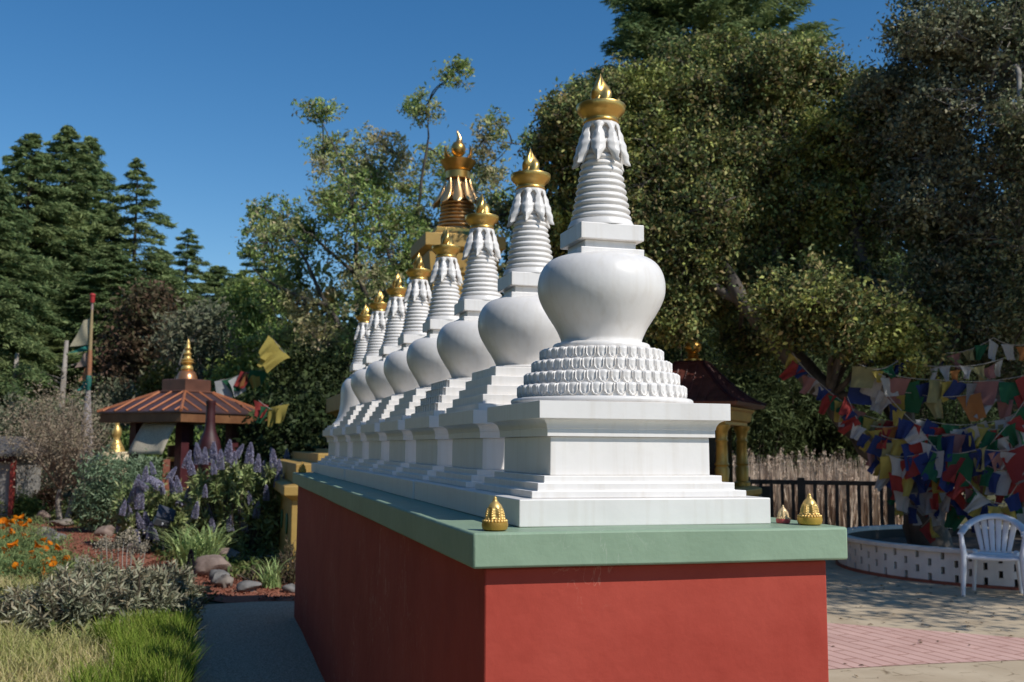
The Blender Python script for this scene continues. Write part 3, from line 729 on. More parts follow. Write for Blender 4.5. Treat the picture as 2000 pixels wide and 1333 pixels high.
for x, y, rz_, lab in ((-9.4, -4.4, 1.0, 'added unseen oak blocking sky light, behind the camera position'), (-10.0, 7.4, 2.2, 'added unseen oak blocking sky light, level with the poppies'), (-12.0, 13.5, 4.0, 'added unseen oak blocking sky light, level with the twiggy bush')):
    dup(sh0, (x, y, 0), rz_, lab, 'old oaks over the court')

# --- conifers
FIR = leafmat('fir_needles', [(.075, .125, .055), (.13, .195, .08), (.19, .26, .105), (.29, .34, .15)], (.34, .38, .15), .35, .3, .6, .12, .22, 1.2)
FIR2 = leafmat('far_fir_needles', [(0.036, 0.058, 0.026), (0.062, 0.088, 0.039), (0.098, 0.127, 0.055)], None, .3, .15, .65, .12)
def conifer_parts(t, Ht, Rb, nb, first, spray, L, W, leafm, gap=0, trunk_r=None, power=.8, dens=1.0, lift=0):
    tr = trunk_r or Ht * .014
    m = MB(); m.tube([(0, 0, -.1), (.02, .01, Ht * .35), (.0, .03, Ht * .7), (0, 0, Ht)], [tr, tr * .75, tr * .4, .012], 9)
    C, D, NN = [], [], []
    for k in range(nb):
        u = (k + rng.random()) / nb
        z = Ht * (first + (1 - first) * u) ; z = min(z, Ht * .995)
        ln = Rb * (1 - u) ** power * (.72 + .5 * rng.random()) + .12
        if u < .12: ln *= .55 + 3 * u
        a = 2.399963 * k + rng.normal() * .3
        dx, dy = math.cos(a), math.sin(a)
        up = .25 * u - .02 + lift; drop = .25 + .25 * (1 - u)
        pts = []
        for q in range(5):
            s_ = q / 4; pts.append(np.array([dx * ln * s_, dy * ln * s_, z + ln * (up * s_ - drop * s_ * s_ * .8)]))
        m.tube(pts, [tr * .22 * (1 - u * .6) + .008, .02 * (1 - u) + .012, .014, .009, .004], 4, cap=False)
        n = int((5 + ln * 16) * dens)
        s_ = .22 + .80 * rng.random(n) ** .75
        wdt = ln * .26 * np.sin(np.clip(s_, 0, 1) * PI * .93) + .05
        side = rng.normal(size=n) * .55 * wdt
        P = np.stack([dx * ln * s_ - dy * side, dy * ln * s_ + dx * side, z + ln * (up * s_ - drop * s_ * s_ * .8) - np.abs(side) * .25 - .05 * rng.random(n)], 1)
        for j in range(spray):
            C.append(P + rng.normal(size=(n, 3)) * np.array([.09, .09, .05]) * (.6 + ln * .22))
            dd = np.stack([dx + rng.normal(size=n) * .7, dy + rng.normal(size=n) * .7, -.25 + rng.normal(size=n) * .35], 1); D.append(dd)
            nn = rng.normal(size=(n, 3)) * .8; nn[:, 2] += .8; NN.append(nn)
    m.build('trunk', DKBARK, t, smooth=179)
    C = np.concatenate(C); D = np.concatenate(D); NN = np.concatenate(NN)
    s = .7 + .6 * rng.random(len(C))
    V, F = leaf_mesh(C, D, NN, L * s, W * s)
    np_mesh('crown', V, F, leafm, t)
def place_top(u, vtop, d):                        # ground point below photo column u at distance d, and height that reaches row vtop
    p = at(u, 871, d); return np.array([p[0], p[1], 0]), zat(p[0], p[1], vtop)
g = 'tall conifers beyond the garden'
p, h = place_top(100, 248, 40)
con1 = thing('conifer', 'tallest dark conifer at the centre of the garden-side clump', 'tree', p, 0, g)
conifer_parts(con1, h, 4.3, 190, .20, 9, .27, .055, FIR, power=.78)
p2, h2 = place_top(246, 310, 41)
con2 = thing('conifer', 'narrow sparse conifer standing alone just beside the dense clump', 'tree', p2, 0, g)
conifer_parts(con2, h2, 3.9, 105, .14, 9, .27, .055, FIR, dens=.85, power=.85)
def con_copy(src, hs, u, v, d, lab, rz, fat=1.0):
    p_, h_ = place_top(u, v, d); s_ = h_ / hs
    return dup(src, p_, rz, lab, g, (s_ * fat, s_ * fat, s_))
con_copy(con1, h, 30, 262, 38, 'dark conifer at the outer side of the dense clump, behind the shed', 1.1, .95)
con_copy(con1, h, 150, 268, 43, 'conifer of the clump right behind the prayer flag pole', 2.3, .85)
con_copy(con1, h, -40, 330, 34, 'conifer with low boughs reaching in over the shed from outside the picture', 3.0)
con_copy(con1, h, 200, 480, 37, 'shorter full conifer filling the foot of the clump behind the flag pole', 4.0, 1.5)
con_copy(con2, h2, 352, 448, 46, 'small pointed conifer standing clear above the copper roof', 2.0, 1.1)
con_copy(con1, h, 292, 500, 42, 'low conifer behind the copper roof, between two pointed ones', 5.0, 1.5)
con_copy(con1, h, 415, 520, 60, 'far round-topped conifer on the skyline beside the light green tree', 1.7, 1.6)
con_copy(con1, h, 455, 535, 62, 'farthest dim conifer on the skyline, touching the light green tree', .7, 1.6)
con_copy(con2, h2, 506, 460, 56, 'dark pointed conifer half hidden behind the light green tree', .3, 1.2)
p, h3 = place_top(1375, -190, 30)
red = thing('redwood', 'tall redwood rising behind the live oak, its top beyond the picture', 'tree', p, 0)
conifer_parts(red, h3, 5.0, 330, .14, 10, .24, .05, FIR, dens=1.15, power=.5, lift=.35)
con_copy(red, h3, 1700, 480, 30, 'dark redwood seen through the gaps between the two oaks', 2.0, 1.5)['category'] = 'tree'

for (u, v0, d, lab) in ((15, 690, 33, 'bare pale trunk standing nearest the shed roof, under the conifers'), (112, 665, 34, 'bare pale trunk behind the brown twiggy bush, under the conifers'), (60, 720, 36, 'thin bare trunk between the two pale ones')):
    p = at(u, 871, d); t = thing('bare_trunk', lab, 'tree trunk', (p[0], p[1], 0), 0, 'bare trunks under the conifers'); zt0 = zat(p[0], p[1], v0)
    m = MB(); m.tube([(0, 0, 0), (.05, 0, zt0 * .5), (.12, .05, zt0)], [.13, .11, .06], 10)
    for k in range(6):
        a = rng.random() * 6.28; z0 = zt0 * (.55 + .4 * rng.random()); m.tube(limb_pts((.08, .03, z0), (.08 + .9 * math.cos(a), .9 * math.sin(a), z0 + .25), 4, .1), [.035, .025, .018, .012, .004], 5)
    m.build('trunk', PALEBARK, t, smooth=179)

# --- airy light green tree behind the far stupas
AIRY = leafmat('airy_leaves', [(0.163, 0.251, 0.070), (0.239, 0.338, 0.091), (0.326, 0.436, 0.131), (0.436, 0.512, 0.185), (0.502, 0.414, 0.262)], (0.589, 0.414, 0.305), .42, .35, .5, .3, .45, 3.5)
TA = np.array([*at(745, 871, 23.5)[:2], 0.0]); D_ = 23.5
fork = at(755, 700, D_)
def A(u, v, d=D_): return at(u, v, d)
lim = [([TA, A(750, 800), fork, A(775, 560), A(815, 420), A(835, 290), A(838, 200)], .13, .008), ([fork, A(700, 540), A(690, 420), A(672, 330), A(630, 240)], .08, .008), ([A(770, 600), A(850, 480), A(925, 370), A(1000, 280)], .05, .008),
       ([A(752, 760), A(640, 600), A(580, 480), A(520, 400)], .08, .008), ([A(700, 540), A(610, 460), A(560, 420)], .05, .008), ([A(640, 600), A(540, 560), A(490, 520)], .06, .008), ([A(775, 560), A(730, 400), A(745, 320)], .05, .008), ([A(850, 480), A(960, 420), A(1010, 390)], .06, .008), ([A(775, 590), A(880, 540), A(960, 520)], .05, .008)]
bl = [B(822, 170, 24, D_), B(860, 190, 28, D_), B(832, 225, 36, D_), B(885, 170, 20, D_), B(845, 265, 30, D_), B(600, 222, 26, D_, .6), B(635, 240, 30, D_, .7), B(660, 265, 32, D_), B(700, 280, 45, D_), B(740, 270, 32, D_), B(780, 300, 42, D_), B(690, 335, 52, D_), B(750, 345, 55, D_), B(820, 335, 48, D_), B(880, 310, 45, D_), B(930, 260, 28, D_), B(965, 290, 36, D_), B(1010, 275, 25, D_), B(985, 330, 40, D_), B(905, 380, 55, D_),
      B(640, 390, 55, D_), B(590, 340, 25, D_), B(560, 420, 50, D_), B(510, 390, 26, D_), B(500, 440, 30, D_), B(610, 450, 62, D_), B(690, 430, 65, D_), B(770, 430, 65, D_), B(850, 440, 60, D_), B(950, 440, 60, D_), B(1010, 400, 45, D_), B(540, 490, 50, D_), B(480, 490, 25, D_), B(600, 530, 62, D_), B(680, 520, 65, D_), B(760, 520, 65, D_), B(860, 530, 60, D_), B(640, 600, 60, D_), B(720, 600, 60, D_), B(560, 580, 50, D_), B(930, 520, 60, D_), B(560, 660, 45, D_), B(630, 680, 50, D_), B(700, 680, 45, D_)]
bl = [(c + np.array([rng.normal() * .2, rng.normal() * .9, 0]), r_) for c, r_ in bl]
oak('feathery_tree', 'airy light green tree with reddish tips standing behind the golden stupa', TA, bl, lim, AIRY, 46, .11, .042, spread=.085, twig=.35, group=None, per=20, hollow=.12, br=.35)

# --- middle distance shrubs and small trees behind the garden
def bush(name, label, cat, base, blobs, leafm, per, nclump, spread, L, W, group=None, stems=8, up=.4, stemm=None, droop=0):
    t = thing(name, label, cat, base, 0, group); cl_, sp = [], []
    m = MB()
    for (c, r_) in blobs:
        cc = blob_clumps(rel(c, base), r_, nclump, .3); cl_.append(cc)
        for q in range(stems):
            p_ = cc[rng.integers(nclump)]; m.tube(limb_pts((rng.normal() * .08, rng.normal() * .08, -.02), p_, 4, .12), [.03, .024, .018, .012, .004], 5, cap=False)
    m.build('stem', stemm or DKBARK, t, smooth=179)
    fill_leaves('foliage', np.concatenate(cl_), per, spread, L, W, leafm, t, up=up, droop=droop)
    return t
DARKLEAF = leafmat('dark_laurel_leaves', [(.022, .036, .014), (.040, .060, .022), (.065, .088, .032)], (.085, .10, .035), .7, .15, .5, .3, .5, 4)
GREY = leafmat('grey_willow_leaves', [(0.118, 0.144, 0.092), (0.169, 0.197, 0.118), (0.236, 0.248, 0.156), (0.197, 0.169, 0.118)], (0.261, 0.236, 0.156), .4, .2, .6, .3)
MADR = leafmat('reddish_leaves', [(0.061, 0.061, 0.031), (0.105, 0.079, 0.045), (0.158, 0.091, 0.060), (0.088, 0.105, 0.044)], (0.175, 0.096, 0.070), .5, .2, .5, .3)
MIDG = leafmat('mid_green_leaves', [(0.086, 0.152, 0.048), (0.137, 0.228, 0.067), (0.214, 0.305, 0.090), (0.305, 0.352, 0.108)], (0.336, 0.365, 0.090), .6, .22, .5, .35)
PINEG = leafmat('pine_needles', [(.045, .065, .026), (.075, .10, .038), (.12, .145, .055)], (.15, .165, .06), .5, .2, .5, .25, .45, 3)
def gb(u, d): return np.array([*at(u, 871, d)[:2], 0.0])
b_ = gb(290, 31); bush('small_tree', 'reddish brown small tree behind the copper roof', 'tree', b_, [B(290, 610, 60, 31), B(260, 680, 60, 31), B(320, 690, 55, 31), B(285, 760, 60, 31), B(240, 740, 45, 31)], MADR, 26, 85, .22, .16, .07, stems=10)
b_ = gb(400, 29); bush('small_tree', 'grey green willow-like tree behind the golden roof finial', 'tree', b_, [B(370, 660, 60, 29), B(430, 640, 55, 29), B(470, 690, 60, 29), B(400, 740, 70, 29), B(350, 760, 55, 29)], GREY, 26, 100, .22, .16, .05, stems=14, stemm=PALEBARK)
b_ = gb(500, 27); bush('small_tree', 'olive green bushy tree behind the hanging yellow flags', 'tree', b_, [B(500, 590, 45, 27), B(520, 660, 55, 27), B(480, 740, 55, 27), B(540, 760, 55, 27)], MIDG, 26, 90, .2, .15, .06, stems=12, stemm=PALEBARK)
b_ = gb(320, 26); bush('garden_shrub', 'yellow green shrub right behind the copper roof', 'shrub', b_, [B(318, 735, 26, 26), B(300, 760, 26, 26), B(330, 765, 22, 26)], leafmat('yellow_green_leaves', [(.09, .10, .025), (.13, .14, .03), (.15, .12, .05)], None, 1, .3), 20, 40, .12, .10, .05, stems=4)
# dark evergreen mass at the foot of the feathery tree
for (u, v, rp, d, lab) in ((560, 850, 75, 19, 'dark laurel shrub beside the far end of the plinth, behind the purple spikes'), (640, 820, 85, 20, 'dark laurel shrub between the bell-shaped stupa and the trees'), (500, 830, 60, 23, 'dark laurel shrub behind the maroon burner'), (700, 760, 80, 22, 'dark laurel shrub under the feathery tree trunk'), (600, 740, 70, 22, 'glossy dark shrub topped by light green sprays, under the feathery tree')):
    r_ = rp * d / FPX; b_ = gb(u, d)
    bush('laurel_shrub', lab, 'shrub', b_, [(at(u, v, d), (r_, r_ * .8, r_)), (np.array([b_[0], b_[1], r_ * .6]), (r_ * 1.1, r_ * .8, r_ * .8))], DARKLEAF, 26, 90, .16, .12, .06, 'dark laurels at the far end of the plinth', stems=8)
# pines and thicket behind the railing
for (u, v, rp, d, lab) in ((1340, 640, 120, 24, 'dark pine behind the maroon roof of the gold kiosk'), (1480, 760, 95, 21.5, 'feathery green pine just beyond the kiosk roof edge'), (1600, 850, 85, 22, 'low green pine above the dry reeds behind the railing'), (1700, 900, 80, 21, 'young pine touching the railing by the prayer flags'), (1600, 680, 110, 26, 'dark tall pine behind the leaning oak limb'), (1830, 760, 130, 25, 'dark pine behind the prayer flags'), (2000, 700, 130, 26, 'dark pine behind the plastic chair side of the court'), (1180, 640, 120, 28, 'dark pine hidden mostly behind the lotus-petal stupa')):
    r_ = rp * d / FPX; b_ = gb(u, d); c = at(u, v, d)
    bs = [(c, (r_, r_ * .9, r_ * .9)), (c - (0, 0, r_ * 1.1), (r_ * 1.25, r_, r_ * .8)), (c + (0, 0, r_ * .8), (r_ * .6, r_ * .6, r_ * .7))]
    bush('pine_tree', lab, 'tree', b_, bs, PINEG if u in (1480, 1600, 1700) and v > 700 else DARKLEAF, 34, 100, .20, .20, .03, 'pines behind the railing', stems=6)

# far woodland that closes every gap down to the ground
def far_woods():
    C, Rr = [], []
    for i in range(230):
        u = -350 + 2800 * i / 229; d = 52 + 22 * rng.random()
        p = at(u, 871, d)
        top = 650 if u < 620 else (600 if u < 1000 else 470)
        if u > 1550: top = 420
        hh = zat(p[0], p[1], top + rng.normal() * 35)
        for q in range(5):
            C.append((p[0] + rng.normal() * 1.2, p[1] + rng.normal() * 1.2, max(.5, hh * (q + .5) / 5))); Rr.append(hh * .17 + .9)
    C = np.array(C); Rr = np.array(Rr); n = len(C); per = 52
    CC = np.repeat(C, per, 0) + rnd_dir(n * per) * (np.repeat(Rr, per)[:, None] * rng.random((n * per, 1)) ** .5)
    Nn = rnd_dir(n * per); Nn[:, 2] += .4
    V, F = leaf_mesh(CC, rnd_dir(n * per), Nn, .75 * (.6 + .8 * rng.random(n * per)), .36)
    o = np_mesh('far_woods', V, F, FIR2)
    tag(o, 'dark far-off woodland closing the view behind all the garden trees', 'woods', kind='stuff')
far_woods()

# ================================================================ GOLDEN STUPA behind the row
DG = 15.6
gx, gy = at(888, 871, DG)[:2]
def gz(v): return zat(gx, gy, v)
px = DG / FPX
gs = thing('golden_stupa', 'large ochre and gold stupa with a copper-gold ringed spire rising behind the white row', 'stupa', (gx, gy, 0))
m = MB(); m.square([(2.62, 0), (2.62, .12), (2.52, .14), (2.52, .86), (2.55, .88), (2.62, .92), (2.62, 1.03), (2.52, 1.05)]); bp_ = m.build('plinth_base', OCHRE, gs, bevel=.01)
EMB = pmat('green_emblem', (.02, .12, .055), (.03, .16, .07), 12, .5)
m = MB()
for j in range(5):
    x = -2.25 + j * 1.125
    m.lathe([(.001, 0), (.12, 0), (.13, .01), (.12, .018), (.001, .018)], 24)
    o = len(m.v) - 5 * 24
    for i in range(o, len(m.v)):
        X, Y, Zz = m.v[i]; m.v[i] = (x + X, -2.522 - Zz, .55 + Y)
for j in range(5):
    y = -1.9 + j * .95
    o = len(m.v); m.lathe([(.001, 0), (.12, 0), (.13, .01), (.12, .018), (.001, .018)], 24)
    for i in range(o, len(m.v)):
        X, Y, Zz = m.v[i]; m.v[i] = (-2.522 - Zz, y + X, .55 + Y)
m.build('emblem', EMB, bp_)
m = MB(); m.square([(2.48, 1.052), (2.48, 1.29), (2.20, 1.292), (2.20, 1.41), (1.85, 1.412), (1.85, 1.46)]); m.build('terrace', OCHRE, gs, bevel=.01)
m = MB(); m.square([(1.42, 1.462), (1.42, 1.86), (1.55, 1.93), (1.62, 2.0), (1.72, 2.02), (1.72, 2.25), (1.60, 2.27)]); m.build('throne', OCHRE, gs, bevel=.01)
m = MB(); m.square([(1.25, 2.272), (1.25, 2.40), (1.10, 2.402), (1.10, 2.53), (.95, 2.532), (.95, 2.66)]); m.build('upper_steps', OCHRE, gs, bevel=.008)
m = MB(); m.lathe([(.60, 2.662), (.62, 2.75), (.72, 2.95), (.82, 3.15), (.86, 3.30), (.83, 3.45), (.70, 3.58), (.5, 3.62)], 64); m.build('dome', OCHRE, gs, smooth=50)
zh0, zh1, zh2, zh3 = gz(545), gz(505), gz(499), gz(473)
m = MB(); m.square([(.46, 3.60), (.46, zh0), (.50, zh0 + .01), (.53, zh1), (.50, zh1 + .01), (.56, zh2), (.60, zh2 + .02), (.60, zh3)]); m.build('harmika', OCHRE, gs, bevel=.008)
COPGOLD = gold('copper_gold', (.78, .49, .22), .30, .85)
BRASS = gold('brushed_brass', (.62, .36, .10), .32, .9)
m = MB(); zb = gz(473); m.square([(.42, zb + .002), (.44, zb + .03), (.40, gz(462)), (.40, gz(456))]); m.build('spire_plinth', BRASS, gs, bevel=.006)
pr = [(.31, gz(456) + .002)]; za, zt_ = gz(455), gz(372)
for q in range(11):
    z0 = za + (zt_ - za) * q / 11; hg = (zt_ - za) / 11; r0 = .325 - .125 * q / 10
    pr += [(r0 - .06, z0 + hg * .02), (r0 - .008, z0 + hg * .12), (r0, z0 + hg * .35), (r0 - .008, z0 + hg * .6), (r0 - .06, z0 + hg * .7), (r0 - .075, z0 + hg * .98)]
pr.append((.12, gz(350)))
m = MB(); m.lathe(pr, 56); m.build('ring_spire', COPGOLD, gs, smooth=45)
m = MB(); zc0, zc1 = gz(352), gz(337)
m.lathe([(.17, zc0), (.185, zc0 + .01), (.185, zc1), (.20, zc1 + .012), (.17, zc1 + .02)], 48); m.build('collar', BRASS, gs, smooth=40)
for k in range(10):
    a0 = 2 * PI * k / 10 + .1; m = MB()
    def pf(u, v, a0=a0):
        s_ = u * 2 - 1
        wd = .30 * math.sin(min(1, v / .62) * PI / 2) if v < .62 else .30 * math.sqrt(max(0, 1 - ((v - .62) / .38) ** 2))
        wd = wd * .72 + .015
        a = a0 + s_ * wd * 1.22; r = .178 + .20 * v ** 1.35 + .018 * (1 - s_ * s_)
        return (r * math.cos(a), r * math.sin(a), gz(350) - v * (gz(350) - gz(408)) + .02 * v * v)
    m.grid(pf, 7, 14); m.build('petal', COPGOLD, gs, smooth=80, solid=.008)
m = MB(); zd0, zd1 = gz(336), gz(316)
m.lathe([(.175, zd0), (.19, zd0 + .02), (.235, (zd0 + zd1) / 2), (.272, zd1), (.262, zd1 + .005), (.22, zd1 - .04), (.001, zd1 - .05)], 56); m.build('parasol_bowl', BRASS, gs, smooth=45)
m = MB(); zs = gz(316)
for sx in (-1, 1):                               # crescent moon
    pts, rd = [], []
    for j in range(13):
        t = j / 12; a = -PI / 2 + sx * t * 1.95
        pts.append((.205 * math.cos(a), 0, zs + .17 + .19 * math.sin(a))); rd.append(.078 * (1 - t) ** .5 + .006)
    m.tube(pts, rd, 8, flat=.6)
m.build('crescent', BRASS, gs, smooth=60)
m = MB(); m.ball((0, 0, gz(292)), .112, 24, 16, (1, 1, 1.12)); m.build('sun_ball', BRASS, gs, smooth=80)
m = MB()
pts = [(.02 * math.sin(t * 5), 0, gz(281) + (gz(254) - gz(281)) * t) for t in np.linspace(0, 1, 9)]
m.tube(pts, [.045, .05, .047, .04, .034, .027, .02, .012, .003], 10); m.build('flame_tip', COPGOLD, gs, smooth=80)

# a second, farther gilded finial seen through the leaves
fx, fy = at(638, 871, 24.0)[:2]
t = thing('gilded_finial', 'gilded banner finial on a pale pole, half hidden in the leaves of the feathery tree', 'finial', (fx, fy, 0))
m = MB(); m.tube([(0, 0, 0), (0, 0, zat(fx, fy, 610))], .06, 10); m.build('pole', PALEBARK, t, smooth=60)
za = zat(fx, fy, 612); zb = zat(fx, fy, 552); hh = zb - za
m = MB(); m.lathe([(.07, za), (.16, za + hh * .05), (.17, za + hh * .18), (.12, za + hh * .22), (.15, za + hh * .30), (.155, za + hh * .46), (.11, za + hh * .50), (.19, za + hh * .56), (.20, za + hh * .64), (.12, za + hh * .68), (.14, za + hh * .74), (.11, za + hh * .84), (.03, za + hh * .9), (.004, zb)], 28); m.build('banner', GOLDT, t, smooth=50)

# ================================================================ small kiosk with golden columns
DK = 15.0
kx, ky = at(1355, 871, DK)[:2]
def kz(v): return zat(kx, ky, v)
vd = np.array([kx - CAM[0], ky - CAM[1]]); vd /= np.linalg.norm(vd); rr_ = np.array([vd[1], -vd[0]])
cd = rr_ * .48 - vd * .877
KR = math.atan2(cd[1], cd[0]) - PI / 4
ki = thing('shrine_kiosk', 'small shrine kiosk with golden columns under a dark maroon curved roof', 'kiosk', (kx, ky, 0), KR)
m = MB(); m.square([(.72, 0), (.72, .10), (.66, .12), (.66, .78), (.70, .80), (.78, .86), (.78, kz(955)), (.70, kz(950))]); m.build('pedestal', GOLD2, ki, bevel=.008)
z0, z1 = kz(950) + .002, kz(832)
for sx in (-1, 1):
    for sy in (-1, 1):
        m = MB(); hh = z1 - z0
        m.lathe([(.115, z0), (.115, z0 + .05), (.085, z0 + .07), (.098, z0 + hh * .30), (.078, z0 + hh * .34), (.10, z0 + hh * .37), (.082, z0 + hh * .42), (.072, z0 + hh * .72), (.088, z0 + hh * .75), (.072, z0 + hh * .79), (.085, z0 + hh * .90), (.12, z0 + hh * .96), (.12, z1)], 20, c=(sx * .55, sy * .55, 0)); m.build('column', GOLD2, ki, smooth=40)
GLASS = pmat('dark_glass', (.010, .016, .016), (.018, .026, .026), 3, .12)
m = MB(); m.box(-.44, .44, -.44, .44, z0, z1); m.build('glass_case', GLASS, ki)
m = MB(); m.square([(.62, z1 + .002), (.62, z1 + .05), (.66, z1 + .07), (.68, kz(806)), (.71, kz(802)), (.71, kz(799))]); m.build('entablature', GOLD2, ki, bevel=.006)
ROOFM = pmat('maroon_roof', (.085, .024, .017), (.15, .045, .032), 9, .45, .25, 30)
zr0, zr1 = kz(799) + .002, kz(712)
pr = [(.70, zr0), (.82, zr0 + .02), (.84, zr0 + .06)]
for j in range(10):
    t = j / 9; pr.append((.84 - .64 * t ** .85, zr0 + .065 + (zr1 - zr0 - .065) * (t ** 1.35 * .6 + t * .4)))
m = MB(); m.square(pr); rf = m.build('roof', ROOFM, ki)
m = MB()
for k in range(4):
    a = PI / 4 + k * PI / 2
    m.tube([(h_ * 1.4142 * math.cos(a), h_ * 1.4142 * math.sin(a), z_ + .012) for h_, z_ in pr[2:]], .022, 6)
m.build('ridge', MAROON, rf, smooth=60)
m = MB()
for k in range(4):
    for j in range(-4, 5):
        pts = []
        for h_, z_ in pr[2:]:
            q = .13 * j
            if abs(q) < h_ - .05:
                x, y = h_ + .006, q
                a = k * PI / 2; pts.append((x * math.cos(a) - y * math.sin(a), x * math.sin(a) + y * math.cos(a), z_ + .004))
        if len(pts) > 1: m.tube(pts, .010, 5)
m.build('roof_ribs', ROOFM, rf, smooth=60)
m = MB(); m.square([(.20, zr1 - .01), (.22, zr1 + .02), (.2, zr1 + .04)]); m.build('roof_cap', MAROON, ki)
m = MB(); zt = zr1 + .042; m.lathe([(.14, zt), (.14, zt + .03), (.09, zt + .04), (.07, zt + .07), (.11, zt + .09), (.06, zt + .11), (.12, zt + .16), (.135, zt + .20), (.12, zt + .25), (.07, zt + .30), (.02, zt + .325), (.004, zt + .33)], 28); m.build('finial', BRASS, ki, smooth=60)

# ================================================================ black railing, reeds
ra = at(1452, 871, 16.9); rb = at(1772, 871, 16.2)
rl = thing('railing', 'black metal railing of thin upright bars between the kiosk and the planter', 'railing', (ra[0], ra[1], 0))
dv = (rb - ra)[:2]; Lr = np.linalg.norm(dv); dv /= Lr
rl.rotation_euler.z = math.atan2(dv[1], dv[0])
m = MB(); m.box(0, Lr, -.03, .03, .95, 1.02); m.build('top_rail', DKMETAL, rl, bevel=.004)
m = MB(); m.box(0, Lr, -.025, .025, .24, .29); m.build('bottom_rail', DKMETAL, rl, bevel=.004)
for u in (1458, 1566, 1738):
    x = Lr * (u - 1452) / (1772 - 1452); m = MB(); m.box(x - .055, x + .055, -.055, .055, 0, 1.06); m.build('post', DKMETAL, rl, bevel=.005)
for j in range(15):
    x = Lr * (j + .6) / 15; m = MB(); m.box(x - .026, x + .026, -.016, .016, .2905, .9495); m.build('bar', DKMETAL, rl)
t = thing('control_box', 'black electrical box fixed on the railing beside the kiosk', 'box', (ra[0], ra[1], 0), rl.rotation_euler.z)
x = Lr * (1488 - 1452) / 320; m = MB(); m.box(x - .17, x + .14, -.15, -.04, .66, .92); m.build('housing', DKMETAL, t, bevel=.01)
m = MB(); m.box(x - .02, x + .0, -.165, -.151, .75, .83); m.build('latch', pmat('dull_steel', (.2, .2, .2)), t)
# dry reeds
def reeds():
    n = 5200
    U = 1400 + 460 * rng.random(n); Dd = 17.6 + 3.8 * rng.random(n)
    P = np.stack([at(u, 871, d) for u, d in zip(U, Dd)]); P[:, 2] = 0
    hgt = .80 + .62 * rng.random(n) ** 2.2; lean = rng.normal(size=(n, 2)) * .10; wv = .010 + .012 * rng.random(n)
    side = np.stack([np.cos(rng.random(n) * PI), np.sin(rng.random(n) * PI), np.zeros(n)], 1)
    V = np.empty((n, 6, 3)); T = np.stack([lean[:, 0] * hgt, lean[:, 1] * hgt, hgt], 1); K = T * .55 + np.stack([np.zeros(n)] * 3, 1)
    V[:, 0] = P - side * wv[:, None]; V[:, 1] = P + side * wv[:, None]; V[:, 2] = P + K * .95 - side * wv[:, None] * .9; V[:, 3] = P + K * .95 + side * wv[:, None] * .9
    V[:, 4] = P + T - side * .002; V[:, 5] = P + T + side * .002
    F = np.concatenate([np.arange(n)[:, None] * 6 + np.array([[0, 1, 3, 2]]), np.arange(n)[:, None] * 6 + np.array([[2, 3, 5, 4]])])
    # fluffy seed heads as clumps of tiny quads
    hn = 420; idx = rng.choice(n, hn, False); per = 26
    tip = (P + T)[idx]; hh = .16 + .12 * rng.random(hn)
    C = np.repeat(tip, per, 0); C[:, 2] += (rng.random(hn * per) - .4) * np.repeat(hh, per); C[:, :2] += rng.normal(size=(hn * per, 2)) * .018
    V2, F2 = leaf_mesh(C, rnd_dir(hn * per) + np.array([0, 0, 1.0]), rnd_dir(hn * per), .05, .02)
    o = np_mesh('dry_reeds', np.concatenate([V.reshape(-1, 3), V2]), np.concatenate([F, F2 + n * 6]), leafmat('dry_reed', [(.42, .31, .23), (.60, .47, .37), (.74, .62, .50), (.48, .37, .29)], None, .5, .2, .7, .2))
    tag(o, 'dry beige reeds with fluffy heads crowded behind the black railing', 'reeds', kind='stuff')
reeds()

# ================================================================ white ring planter under the oak
PC = np.array([9.25, 8.50]); PR = 2.25
WB = pmat('white_block', (.66, .61, .55), (.80, .75, .68), 4, .75, .3, 30)
pt = thing('ring_planter', 'round white planter wall of pierced blocks with small slots, holding the oak and flags', 'planter', (PC[0], PC[1], 0))
m = MB(); m.lathe([(PR + .03, 0), (PR + .03, .035), (PR - .02, .036)], 96, cap=False); m.build('brick_footing', pmat('red_footing', (.22, .06, .035), (.32, .10, .06), 12, .9), pt)
nb = 46; rows = 4; hb = .080; zb0 = .037
m = MB()
for r_ in range(rows):
    z0 = zb0 + r_ * hb
    for k in range(nb):
        a0 = 2 * PI * (k + .5 * (r_ % 2)) / nb; wd = 2 * PI / nb; gap = .0098 if (k + r_) % 1 == 0 else 0
        aa, ab = a0 + gap, a0 + wd - gap
        vsx = []
        for rad_ in (PR - .075, PR):
            for a in (aa, (aa + ab) / 2, ab):
                for z in (z0, z0 + hb - .0004): vsx.append((rad_ * math.cos(a), rad_ * math.sin(a), z))
        m.add(vsx, [(6, 8, 9, 7), (8, 10, 11, 9), (2, 0, 1, 3), (4, 2, 3, 5), (0, 6, 7, 1), (10, 4, 5, 11)])
m.build('block_wall', WB, pt)
m = MB(); zt = zb0 + rows * hb
m.lathe([(PR - .10, zt), (PR + .035, zt), (PR + .035, zt + .05), (PR - .10, zt + .05), (PR - .10, zt)], 96, cap=False); m.build('coping', WB, pt, smooth=30, bevel=.006)
m = MB(); m.lathe([(.01, .27), (PR - .12, .24), (PR - .12, .03)], 64, cap=False); m.build('planter_soil', pmat('dark_soil', (.025, .018, .013), (.06, .045, .03), 7, .95, .8, 20), pt)
m = MB(); m.lathe([(PR - .085, .036), (PR - .085, zt)], 96, cap=False); m.build('inner_lining', pmat('dark_lining', (.02, .018, .016), (.03, .027, .024)), pt)

# ================================================================ white plastic chair
cp_ = on_ground(1945, 1166, 0)
vd = np.array([cp_[0] - CAM[0], cp_[1] - CAM[1]]); vd /= np.linalg.norm(vd)
ch = thing('plastic_chair', 'white plastic garden armchair standing on the court in front of the planter', 'chair', (cp_[0] + vd[0] * .10, cp_[1] + vd[1] * .10, 0), math.atan2(vd[1], vd[0]) - PI / 2 - .06)
